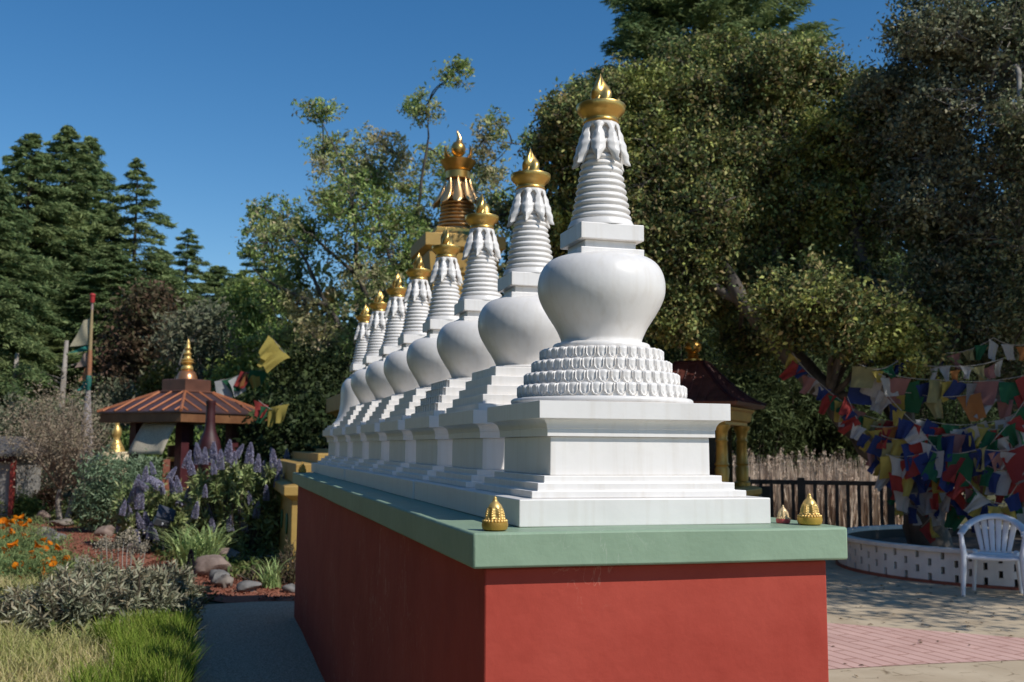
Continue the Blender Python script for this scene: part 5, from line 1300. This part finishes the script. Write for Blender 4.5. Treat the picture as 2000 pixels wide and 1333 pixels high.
# --- rocks
def rock(label, u, v, wpx, hpx, seed, mat=STONE, group='garden edging rocks', sink=.25):
    p = on_ground(u, v, 0); d = (p - CAM) @ FWD; w_ = wpx * d / FPX / 2; h_ = hpx * d / FPX / (2 - sink)
    r_ = np.random.default_rng(seed); ks = r_.normal(size=(5, 3)) * 1.7; ph = r_.random(5) * 6
    m = MB(); m.ball((0, 0, 0), 1, 22, 14)
    Vv = np.array(m.v); n_ = unit(Vv); f = 1 + sum(.13 * np.sin(n_ @ ks[i] * 1.6 + ph[i]) for i in range(5))
    cut = np.array(unit(r_.normal(size=(7, 3))))                   # flat broken facets
    for c in cut:
        dd = n_ @ c; f = np.where(dd > .55, np.minimum(f, .86 / np.maximum(dd, .55)), f)
    Vv = n_ * f[:, None] * np.array([w_, w_ * (.7 + .5 * r_.random()), h_])
    m.v = [tuple(x) for x in Vv]
    o = m.build('rock', mat, None, smooth=50); o.location = (float(p[0]), float(p[1] + w_ * .4), float(h_ * (1 - sink))); o.rotation_euler.z = float(r_.random() * .6 - .3)
    return tag(o, label, 'rock', group)
PINKST = pmat('pinkish_stone', (.17, .12, .095), (.27, .20, .165), 7, .85, .6, 28)
GREYST = pmat('grey_stone', (.10, .095, .09), (.20, .19, .18), 9, .85, .6, 28)
rock('largest pinkish rock beside the grass-leaved tuft on the mulch bend', 415, 1126, 66, 42, 1, PINKST)
rock('grey brown rock leaning on the large pinkish rock by the mulch', 428, 1143, 46, 28, 2, GREYST)
rock('pale rounded rock at the mulch edge before the flat grey stone', 440, 1149, 34, 24, 3)
rock('flat grey stone in the mulch between the pale rock and the red plinth', 482, 1157, 46, 22, 4, GREYST)
rock('small grey stone almost touching the red plinth wall', 566, 1158, 30, 16, 5, GREYST)
rock('long pinkish stone behind the large rock, under the strap leaves', 448, 1102, 60, 28, 6, PINKST)
rock('pale stone beside the poppies, at the inner curve of the mulch path', 76, 1062, 46, 32, 7)
rock('bluish grey stone beside the poppies, next to the pale one', 104, 1066, 40, 28, 8, GREYST)
rock('pinkish stone at the foot of the brown twiggy bush', 84, 1022, 30, 22, 9, PINKST)
rock('low stone between the two stems of the brown twiggy bush', 122, 1029, 44, 14, 10)
rock('brown stone at the far side of the mulch below the grey green shrub', 206, 1048, 36, 20, 11, PINKST)
rock('small stone half hidden behind the flower stalks of the silvery shrub', 268, 1080, 44, 22, 12, PINKST)
m = MB(); rb_ = on_ground(490, 1098, 0)
o = rough_box(-.72, .72, -.16, .16, 0, .09, 10, 4, 2, .03).build('stone_slab', PINKST, None, smooth=50, bevel=.02); o.location = tuple(map(float, rb_)); o.rotation_euler.z = -.35
tag(o, 'long flat stone slab lying beyond the rocks towards the ochre plinth', 'stone slab')
m = MB(); o = rough_box(-.45, .45, -.10, .10, 0, .07, 8, 3, 2, .02).build('stone_slab', GREYST, None, smooth=50, bevel=.02); o.location = tuple(map(float, on_ground(520, 1084, 0))); o.rotation_euler.z = .1
tag(o, 'second flat grey slab behind the long one, in the shade of the ochre plinth', 'stone slab')

# --- silvery shrub in the near garden
SILV = leafmat('silvery_leaves', [(.20, .21, .135), (.29, .295, .20), (.38, .37, .275), (.42, .37, .26), (.25, .19, .115)], (.24, .29, .18), 1.6, .15, .6, .3, .35, 7)
def rosette_bush(name, label, cat, base, stems, leafm, Ls, Ws, per, stemm=DKBARK, group=None, spread=1.0):
    """stems: list of (tip xyz local); each tip carries a rosette of narrow leaves"""
    t = thing(name, label, cat, base, 0, group); m = MB(); C, D, NN = [], [], []
    for tip in stems:
        tip = np.asarray(tip, float); r0 = np.array([tip[0] * .35, tip[1] * .35, 0])
        m.tube(limb_pts(r0, tip, 4, .06), [.012, .010, .008, .006, .003], 5, cap=False)
        ax = unit((tip - np.array([0, 0, -.3]))[None])[0]
        n = per; s_ = rng.random(n) ** .7
        dirs = rnd_dir(n) * .95 + ax * (.25 + .6 * rng.random((n, 1))); dirs = unit(dirs)
        root = tip[None] - ax[None] * (s_[:, None] * .20 * spread)
        C.append(root + dirs * Ls * .5); D.append(dirs); nn = np.cross(dirs, rnd_dir(n)); nn[:, 2] = np.abs(nn[:, 2]) + .3; NN.append(nn)
    m.build('stem', stemm, t, smooth=179)
    C = np.concatenate(C); s_ = .6 + .7 * rng.random(len(C)); V, F = leaf_mesh(C, np.concatenate(D), np.concatenate(NN), Ls * s_, Ws * s_)
    np_mesh('foliage', V, F, leafm, t); return t
def dome_tips(n, rx, ry, h, flat=.5, low=.0):
    o = []
    for k in range(n):
        a = rng.random() * 2 * PI; q = rng.random() ** .5
        o.append((rx * q * math.cos(a), ry * q * math.sin(a), h * (low + (1 - low) * (math.sqrt(max(0, 1 - q * q)) * (1 - flat) + flat)) * (.72 + .4 * rng.random()) * (1 - .35 * q)))
    return o
SB = on_ground(205, 1232, 0)
for (u, v, rx, h_, lab) in ((262, 1222, .55, .50, 'silvery leaved shrub nearest the asphalt path'), (120, 1232, .62, .48, 'silvery leaved shrub beside the dry grass, below the poppies'), (318, 1178, .40, .40, 'silvery leaved shrub at the path corner, next to the rocks'), (190, 1190, .60, .46, 'silvery leaved shrub in the middle, under the pale flower stalks')):
    b_ = on_ground(u, v, 0)
    sh = rosette_bush('silvery_shrub', lab, 'shrub', b_, dome_tips(120, rx, rx * .7, h_, .35), SILV, .085, .017, 40, group='silvery shrubs by the path')
# pale flower stalks rising out of the silvery shrub
FLW = leafmat('cream_florets', [(.35, .30, .22), (.48, .42, .33), (.26, .22, .15)], None, 1, .25, .8, .1)
t = thing('flower_stalks', 'cluster of pale cream flower heads on stalks above the silvery shrubs', 'flowers', on_ground(235, 1180, 0))
m = MB(); o = np.array(t.location); FHM = None
def flower_head():
    n = 150; C = rng.normal(size=(n, 3)) * np.array([.032, .032, .035]); V, F = leaf_mesh(C, rnd_dir(n), rnd_dir(n), .022, .014); return V, F
for k, (u, v) in enumerate(((207, 1056), (232, 1062), (254, 1045), (262, 1058), (284, 1066), (165, 1098), (243, 1052), (276, 1074), (218, 1070), (198, 1066), (256, 1078))):
    tip = at(u, v, 10.2 + .2 * rng.normal()) - o; m.tube(limb_pts((tip[0] * .8, tip[1] * .8, .25), tip, 4, .05), .005, 5)
    if FHM is None:
        V, F = flower_head(); ob = np_mesh('blossom', V, F, FLW, t); FHM = ob.data
    else:
        ob = bpy.data.objects.new('blossom', FHM); COL.objects.link(ob); ob.parent = t
    ob.location = tuple(map(float, tip)); ob.rotation_euler = tuple(map(float, rng.random(3) * 3)); s_ = .7 + .6 * rng.random(); ob.scale = (s_,) * 3
m.build('stalk', PALEBARK, t, smooth=179)

# --- poppies
POPL = leafmat('poppy_foliage', [(0.142, 0.222, 0.091), (0.222, 0.302, 0.121), (0.302, 0.362, 0.142)], (0.323, 0.343, 0.121), 1.0, .3, .6, .3)
POPP = leafmat('poppy_petal', [(.72, .19, .008), (.80, .26, .012), (.66, .15, .008)], None, 1, .35, .5, .2)
def poppy_mesh():
    m = MB()
    for k in range(4):
        a0 = k * PI / 2
        def f(u, v, a0=a0):
            a = a0 + (u - .5) * 1.75 * (.35 + .65 * v ** .5); r = .035 * v ** .8 * (1 - .12 * (2 * u - 1) ** 2); return (r * math.cos(a), r * math.sin(a), .026 * v ** 1.5 + .003 * math.sin(u * 9) * v + .0012 * k)
        m.grid(f, 6, 5)
    m.lathe([(.001, -.012), (.006, -.006), (.005, .012), (.001, .014)], 8); return m
PM = None
def poppies(label, uvs, foliage_pts, d, nleaf, h_):
    global PM
    b_ = on_ground(*foliage_pts[0], 0); t = thing('poppy_plant', label, 'poppies', b_, 0, 'orange poppies at the garden bend')
    C = []
    for (u, v) in foliage_pts:
        p = rel(on_ground(u, v, 0), b_)
        for q in range(nleaf): C.append(p + np.array([rng.normal() * .22, rng.normal() * .25, h_ * rng.random() ** .8]))
    C = np.array(C); fill_leaves('foliage', C, 14, .045, .07, .010, POPL, t, up=.1, droop=-.9)
    m = MB()
    for (u, v) in uvs:
        tip = rel(at(u, v, d + rng.normal() * .35), b_); root = (tip[0] + rng.normal() * .06, tip[1] + rng.normal() * .06, 0)
        m.tube(limb_pts(root, tip, 4, .08), .004, 4)
        if PM is None: ob = poppy_mesh().build('flower', POPP, t, smooth=70); PM = ob.data
        else:
            ob = bpy.data.objects.new('flower', PM); COL.objects.link(ob); ob.parent = t
        ob.location = tuple(map(float, tip)); ob.rotation_euler = (rng.normal() * .45 + .35, rng.normal() * .45, rng.random() * 6); s_ = 1.05 + .55 * rng.random(); ob.scale = (s_,) * 3
    m.build('stalk', POPL, t, smooth=179)
poppies('tall clump of orange poppies at the far end of the poppy bed', [(29, 1014), (44, 1013), (54, 1020), (6, 1022), (12, 1029), (15, 1022), (53, 1028), (28, 1022), (3, 1032), (40, 1026), (20, 1041), (23, 1050), (47, 1051), (6, 1055)], [(30, 1085), (10, 1095), (50, 1080), (20, 1075)], 13.2, 45, .42)
poppies('scattered orange poppies beside the stones in the middle of the poppy bed', [(87, 1058), (69, 1069), (86, 1074), (63, 1082), (33, 1065), (44, 1085), (12, 1092), (8, 1079), (108, 1073), (61, 1094), (77, 1090), (30, 1100), (18, 1070), (95, 1064)], [(60, 1120), (30, 1125), (85, 1110), (5, 1120)], 11.9, 45, .38)
poppies('lowest orange poppies next to the silvery shrub', [(132, 1096), (83, 1101), (93, 1100), (105, 1107), (116, 1104), (77, 1109), (86, 1122), (33, 1105), (43, 1105), (13, 1107), (9, 1120), (12, 1114), (60, 1118), (100, 1098), (40, 1133)], [(80, 1150), (40, 1150), (115, 1140), (10, 1150)], 11.2, 45, .34)

# --- echium shrubs with purple spires
ECHL = leafmat('echium_leaves', [(.16, .225, .085), (.25, .32, .125), (.36, .41, .18), (.46, .48, .24)], (.36, .40, .15), 1.2, .2, .55, .3, .3, 6)
ECHF = leafmat('purple_florets', [(0.271, 0.263, 0.383), (0.398, 0.383, 0.526), (0.542, 0.526, 0.653), (0.351, 0.303, 0.351)], None, 1, .2, .8, .2)
SPM = None
def spike_mesh():
    n = 1100; t_ = rng.random(n) ** 1.05; a = rng.random(n) * 2 * PI; r = .038 * (1 - t_ ** 2.4) * (.75 + .3 * rng.random(n)) + .004
    C = np.stack([r * np.cos(a), r * np.sin(a), t_ * .26 - .02], 1); D = np.stack([np.cos(a), np.sin(a), .5 + 0 * a], 1) + rng.normal(size=(n, 3)) * .4
    return leaf_mesh(C, D, rnd_dir(n) + np.array([0, 0, .6]), .020, .011)
def echium(label, base, tips, spikes, per=46, group='purple spired echiums', L=.135, W=.030, leafm=None):
    """tips: leafy rosettes, spikes: (local tip, scale, lean)"""
    global SPM
    t = rosette_bush('echium_shrub', label, 'shrub', base, tips, leafm or ECHL, L, W, per, group=group, spread=1.2)
    m = MB()
    for (p, s_, ln) in spikes:
        if SPM is None:
            V, F = spike_mesh(); ob = np_mesh('flower_spike', V, F, ECHF, t); SPM = ob.data
        else:
            ob = bpy.data.objects.new('flower_spike', SPM); COL.objects.link(ob); ob.parent = t
        ob.location = tuple(map(float, p)); ob.scale = (s_ * 1.18, s_ * 1.18, s_); ob.rotation_euler = (ln[0], ln[1], float(rng.random() * 6))
    return t
def spikes_px(lst, d, base):
    o = []
    for (u, v, hp, lean) in lst:                 # base pixel of the spike, its height in pixels, sideways lean
        dd = d + rng.normal() * .25; p = rel(at(u, v, dd), base); o.append((p, hp * dd / FPX / .26, (-.1 + rng.normal() * .12, lean)))
    return o
eb = on_ground(465, 1082, 0); de = (eb - CAM) @ FWD
tips = []
for k in range(230):
    u = 360 + 220 * rng.random(); v = 900 + 165 * rng.random()
    if ((u - 468) / 112) ** 2 + ((v - 985) / 92) ** 2 < 1 + .15 * rng.normal(): tips.append(rel(at(u, v, de - .55 + 1.0 * rng.random() * (1 if v > 930 else .6)), eb))
echium('large echium shrub with many purple spires in front of the maroon burner', eb, tips,
       spikes_px([(362, 912, 36, -.1), (388, 903, 42, .05), (400, 905, 34, .1), (416, 900, 40, 0), (444, 900, 44, -.05), (462, 892, 30, .5), (418, 925, 30, .05), (486, 903, 42, .1), (534, 912, 38, .1), (546, 925, 30, 0), (434, 998, 48, .05), (441, 1010, 44, -.1), (470, 1000, 30, .1), (408, 1015, 38, -.2), (380, 1010, 34, .3), (478, 1035, 36, .4), (520, 975, 30, .1), (490, 985, 28, .2), (505, 960, 26, .1), (556, 940, 26, .1), (455, 960, 24, .1), (400, 970, 26, .2), (375, 925, 38, -.1), (430, 915, 40, .05), (455, 915, 36, .1), (502, 920, 36, .1), (518, 930, 32, .15), (350, 960, 34, -.2), (365, 985, 36, .1), (425, 955, 34, -.05), (465, 945, 32, .1), (500, 1010, 34, .15), (450, 1035, 36, .1), (415, 1040, 34, -.1), (540, 950, 30, .1)], de - .35, eb), 46)
eb2 = on_ground(290, 1068, 0); d2 = (eb2 - CAM) @ FWD
tips = []
for k in range(120):
    u = 222 + 150 * rng.random(); v = 945 + 105 * rng.random(); tips.append(rel(at(u, v, d2 - .4 + .8 * rng.random()), eb2))
echium('echium shrub with leaning purple spires around the grey solar lamp', eb2, tips,
       spikes_px([(258, 980, 40, -.15), (272, 992, 44, .05), (285, 955, 30, .9), (282, 940, 32, -.1), (312, 950, 46, 1.1), (330, 935, 30, .6), (318, 962, 26, 1.0), (288, 1040, 44, .1), (292, 1050, 34, .2), (232, 1038, 24, -.1), (350, 985, 36, .9), (248, 1000, 30, -.3), (268, 1062, 30, 0), (300, 925, 26, .2), (265, 960, 36, -.1), (255, 1015, 34, -.2), (300, 985, 36, .3), (340, 960, 34, .5), (276, 1030, 34, .1), (238, 1005, 30, -.2), (305, 1060, 30, .1)], d2 - .4, eb2), 40)
eb3 = on_ground(545, 1052, 0); d3 = (eb3 - CAM) @ FWD
tips = []
for k in range(46): tips.append(rel(at(488 + 56 * rng.random(), 940 + 95 * rng.random(), d3 - .2 + .5 * rng.random()), eb3))
echium('smaller dark echium shrub between the big one and the ochre plinth', eb3, tips, spikes_px([(535, 905, 34, .1), (560, 905, 30, .1), (528, 940, 26, 0), (568, 958, 26, .1), (548, 985, 26, .2)], d3 - .2, eb3), 40)
# the single dark spire close to the rocks
b_ = on_ground(371, 1140, 0); t = thing('dark_flower_spire', 'single dark purple flower spire standing in front of the strap leaves', 'flower', b_)
ob = bpy.data.objects.new('flower_spike', SPM.copy()); ob.data.materials[0] = leafmat('dark_florets', [(.02, .018, .028), (.035, .03, .045)], None, 1, .1, .8); COL.objects.link(ob); ob.parent = t
db = (b_ - CAM) @ FWD; hs = (1118 - 1070) * db / FPX; ob.location = (0, 0, (1140 - 1118) * db / FPX); ob.scale = (hs / .26,) * 3
m = MB(); m.tube([(0, 0, 0), (0, .01, (1140 - 1112) * db / FPX)], .008, 6); m.build('stalk', ECHL, t)

# --- strap-leaved tufts
STRAP = leafmat('strap_leaves', [(0.221, 0.325, 0.117), (0.338, 0.442, 0.169), (0.468, 0.546, 0.234)], None, 1, .3, .45, .4)
def tuft(label, u, v, n, hgt, wd, lean, mat, rad):
    b_ = on_ground(u, v, 0); t = thing('strap_leaf_tuft', label, 'plant', b_, 0)
    a = rng.random(n) * 2 * PI; q = rad * rng.random(n) ** .5; P = np.stack([q * np.cos(a), q * np.sin(a), 0 * a], 1)
    blades(n, P, hgt, wd, lean, mat, 'foliage', t, seg=7, curl=.9); return t
tuft('large pale green strap-leaved tuft arching in front of the echiums', 382, 1112, 260, .62, .024, .85, STRAP, .26)
tuft('small strap-leaved tuft beside the red plinth wall', 530, 1150, 60, .36, .018, .7, STRAP, .10)
tuft('yellowish young strap leaves beside the large tuft, near the flat slab', 412, 1092, 70, .42, .026, .5, leafmat('young_strap_leaves', [(0.240, 0.285, 0.060), (0.330, 0.360, 0.090)], None, 1, .35, .45), .12)
tuft('little strap-leaved plant with a bluish bloom below the solar lamp', 240, 1062, 40, .42, .03, .6, STRAP, .10)
TW = leafmat('dry_twig_leaves', [(.06, .07, .03), (.12, .09, .05), (.10, .10, .05), (.20, .12, .09)], None, 1, .2, .7)
b_ = on_ground(562, 1140, 0); rosette_bush('scrubby_plant', 'scrubby olive plant squeezed against the red plinth wall', 'plant', b_, dome_tips(34, .16, .30, .50, .4), TW, .05, .014, 26)
b_ = on_ground(505, 1135, 0); rosette_bush('scrubby_plant', 'low reddish scrubby plant between the flat slabs and the mulch', 'plant', b_, dome_tips(30, .26, .22, .20, .4), TW, .05, .012, 22)

# --- other garden shrubs
def pxbush(name, label, u, vb, blobs, leafm, n, per, spread, L, W, group=None, stems=7, stemm=None, up=.4):
    b_ = on_ground(u, vb, 0); d = (b_ - CAM) @ FWD
    return bush(name, label, 'shrub', b_, [B(uu, vv, rp, d + dd) for uu, vv, rp, dd in blobs], leafm, per, n, spread, L, W, group, stems, up, stemm)
BGREEN = leafmat('blue_green_leaves', [(0.118, 0.190, 0.107), (0.190, 0.272, 0.153), (0.283, 0.355, 0.213)], (0.355, 0.426, 0.283), .9, .2, .5, .35)
pxbush('garden_shrub', 'soft grey green shrub beside the brown twiggy bush', 215, 1040, [(215, 930, 52, 0), (190, 980, 40, 0), (250, 970, 48, 0), (225, 1010, 50, 0), (280, 925, 30, .4)], BGREEN, 70, 34, .09, .09, .022, stems=10)
pxbush('garden_shrub', 'olive shrub with reddish shoots below the grey green one', 205, 1040, [(205, 1015, 26, 0), (232, 1022, 22, 0)], MADR, 50, 26, .07, .06, .025)
pxbush('garden_shrub', 'bright green shrub in front of the small shed', 25, 1015, [(20, 985, 38, 0), (50, 1000, 26, 0), (-15, 990, 34, 0)], MIDG, 70, 30, .09, .08, .03)
pxbush('garden_shrub', 'dark red leaved shrub between the shed and the brown bush', 75, 1012, [(70, 985, 26, .2), (95, 975, 24, .4)], leafmat('red_brown_leaves', [(.035, .03, .018), (.07, .03, .022), (.05, .06, .025)], None, 1, .2), 50, 26, .07, .07, .03)
pxbush('garden_shrub', 'yellow green sprouting shrub right of the twiggy bush stems', 150, 1018, [(152, 985, 20, -.2), (162, 1000, 16, -.2)], leafmat('lime_leaves', [(.12, .16, .03), (.18, .2, .05)], None, 1, .3), 40, 18, .05, .08, .03)
for (u, v, rp, d, lab) in ((150, 830, 60, 28, 'dim green shrub far behind the brown twiggy bush'), (60, 830, 60, 30, 'dim green shrub behind the shed roof'), (240, 800, 55, 30, 'dim green shrub behind the gilded shrine'), (330, 860, 50, 25, 'leafy green shrub seen through the open pavilion'), (450, 860, 60, 24, 'leafy green shrub behind the maroon burner, under the copper eave'), (520, 860, 55, 25, 'dark green shrub beyond the crumpled yellow flags'), (285, 870, 40, 24, 'bright leafy shrub between the gilded shrine and the pavilion')):
    r_ = rp * d / FPX; b_ = gb(u, d)
    bush('garden_shrub', lab, 'shrub', b_, [(at(u, v, d), (r_, r_ * .8, r_)), (np.array([b_[0], b_[1], r_ * .6]), (r_ * 1.2, r_ * .8, r_ * .8))], MIDG if u in (330, 450, 285) else GREY, 24, 80, .16, .13, .06, 'shrubs across the far garden', stems=6)
# brown twiggy bush
tb = on_ground(124, 1022, 0); dt = (tb - CAM) @ FWD
t = thing('twiggy_bush', 'brown twiggy bush with two pale stems and hardly any leaves', 'bush', tb, 0)
m = MB(); tw = MB(); tips = []
for s0, s1 in (((-.05, 0, 0), at(118, 955, dt)), ((.05, 0, 0), at(150, 950, dt))):
    m.tube(limb_pts(s0, rel(s1, tb), 6, .08), [.07, .06, .055, .05, .045, .04, .035], 8)
    for q in range(16):
        u = 35 + 180 * rng.random(); v = 775 + 150 * rng.random()
        if ((u - 118) / 82) ** 2 + ((v - 895) / 100) ** 2 > 1: continue
        e = rel(at(u, v, dt + rng.normal() * .5), tb); tw.tube(limb_pts(rel(s1, tb), e, 5, .10), [.03, .025, .02, .014, .010, .006], 5, cap=False); tips.append((rel(s1, tb), e))
for a_, e in tips:
    for q in range(34):
        b0 = a_ + (e - a_) * (.25 + .75 * rng.random()); d_ = rnd_dir(1)[0] * .55 + np.array([0, 0, .30]) + unit((e - a_)[None])[0] * .4
        ee = b0 + d_ * (.25 + .40 * rng.random()); tw.tube(limb_pts(b0, ee, 3, .12), [.007, .006, .004, .002], 3, cap=False)
m.build('trunk', PALEBARK, t, smooth=179); tw.build('twigs', pmat('brown_twig', (.20, .15, .11), (.38, .30, .23), 5, .9), t)
cc = np.array([e + rng.normal(size=3) * .28 for a_, e in tips for q in range(26)])
fill_leaves('foliage', cc, 22, .13, .05, .02, leafmat('brown_tiny_leaves', [(0.203, 0.151, 0.101), (0.324, 0.254, 0.173), (0.425, 0.344, 0.254), (0.182, 0.173, 0.101)], None, 1, .2, .8, .2), t, up=.2)

# --- grey solar lamp on its stake
lb = on_ground(318, 1084, 0); dl = (lb - CAM) @ FWD
t = thing('solar_lamp', 'dark grey tilted solar garden lamp standing among the echium spires', 'lamp', lb, .25)
LG = pmat('dark_grey_plastic', (.035, .038, .045), (.05, .053, .06), 5, .45)
zc = 1.5 - (1008 - 866) * dl / FPX
m = MB(); m.tube([(0, 0, 0), (0, 0, zc)], .014, 8); m.build('stake', LG, t)
def tilt(mb, a, b, c):
    k, q = math.cos(a), math.sin(a); k2, q2 = math.cos(b), math.sin(b)
    for i, (x, y, z) in enumerate(mb.v):
        y, z = y * k - z * q, y * q + z * k; x, z = x * k2 + z * q2, -x * q2 + z * k2
        mb.v[i] = (x + c[0], y + c[1], z + c[2])
    return mb
m = MB(); m.box(-.125, .125, -.10, .10, .0, .016); tilt(m, .95, .35, (.02, 0, zc + .06)); m.build('solar_panel', pmat('solar_glass', (.045, .05, .065), (.06, .065, .085), 5, .2), t, bevel=.004)
m = MB(); m.box(-.11, .10, -.075, .055, -.10, .0); tilt(m, .25, .3, (-.02, -.03, zc - .01)); m.build('lamp_head', LG, t, bevel=.01)
m = MB(); m.box(-.01, .01, -.081, -.0755, -.075, -.03); tilt(m, .25, .3, (-.02, -.03, zc - .01)); m.build('pale_label', PLASTIC, t)

# small pebbles of litter: fallen oak leaves on the court
n = 380; P = np.stack([1.5 + 9 * rng.random(n), 2.5 + 6 * rng.random(n), np.full(n, .014)], 1)
P = P[np.hypot(P[:, 0] - PC[0], P[:, 1] - PC[1]) > PR + .1]; n = len(P); Nn = rng.normal(size=(n, 3)) * .25; Nn[:, 2] += 1; Dd = rng.normal(size=(n, 3)); Dd[:, 2] = 0
V, F = leaf_mesh(P, Dd, Nn, .045 * (.6 + .7 * rng.random(n)), .022)
tag(np_mesh('fallen_leaves', V, F, leafmat('fallen_leaf', [(.07, .045, .025), (.14, .09, .05), (.20, .14, .08)], None, 1, .1, .8)), 'fallen brown oak leaves scattered over the paved court', 'fallen leaves', kind='stuff')
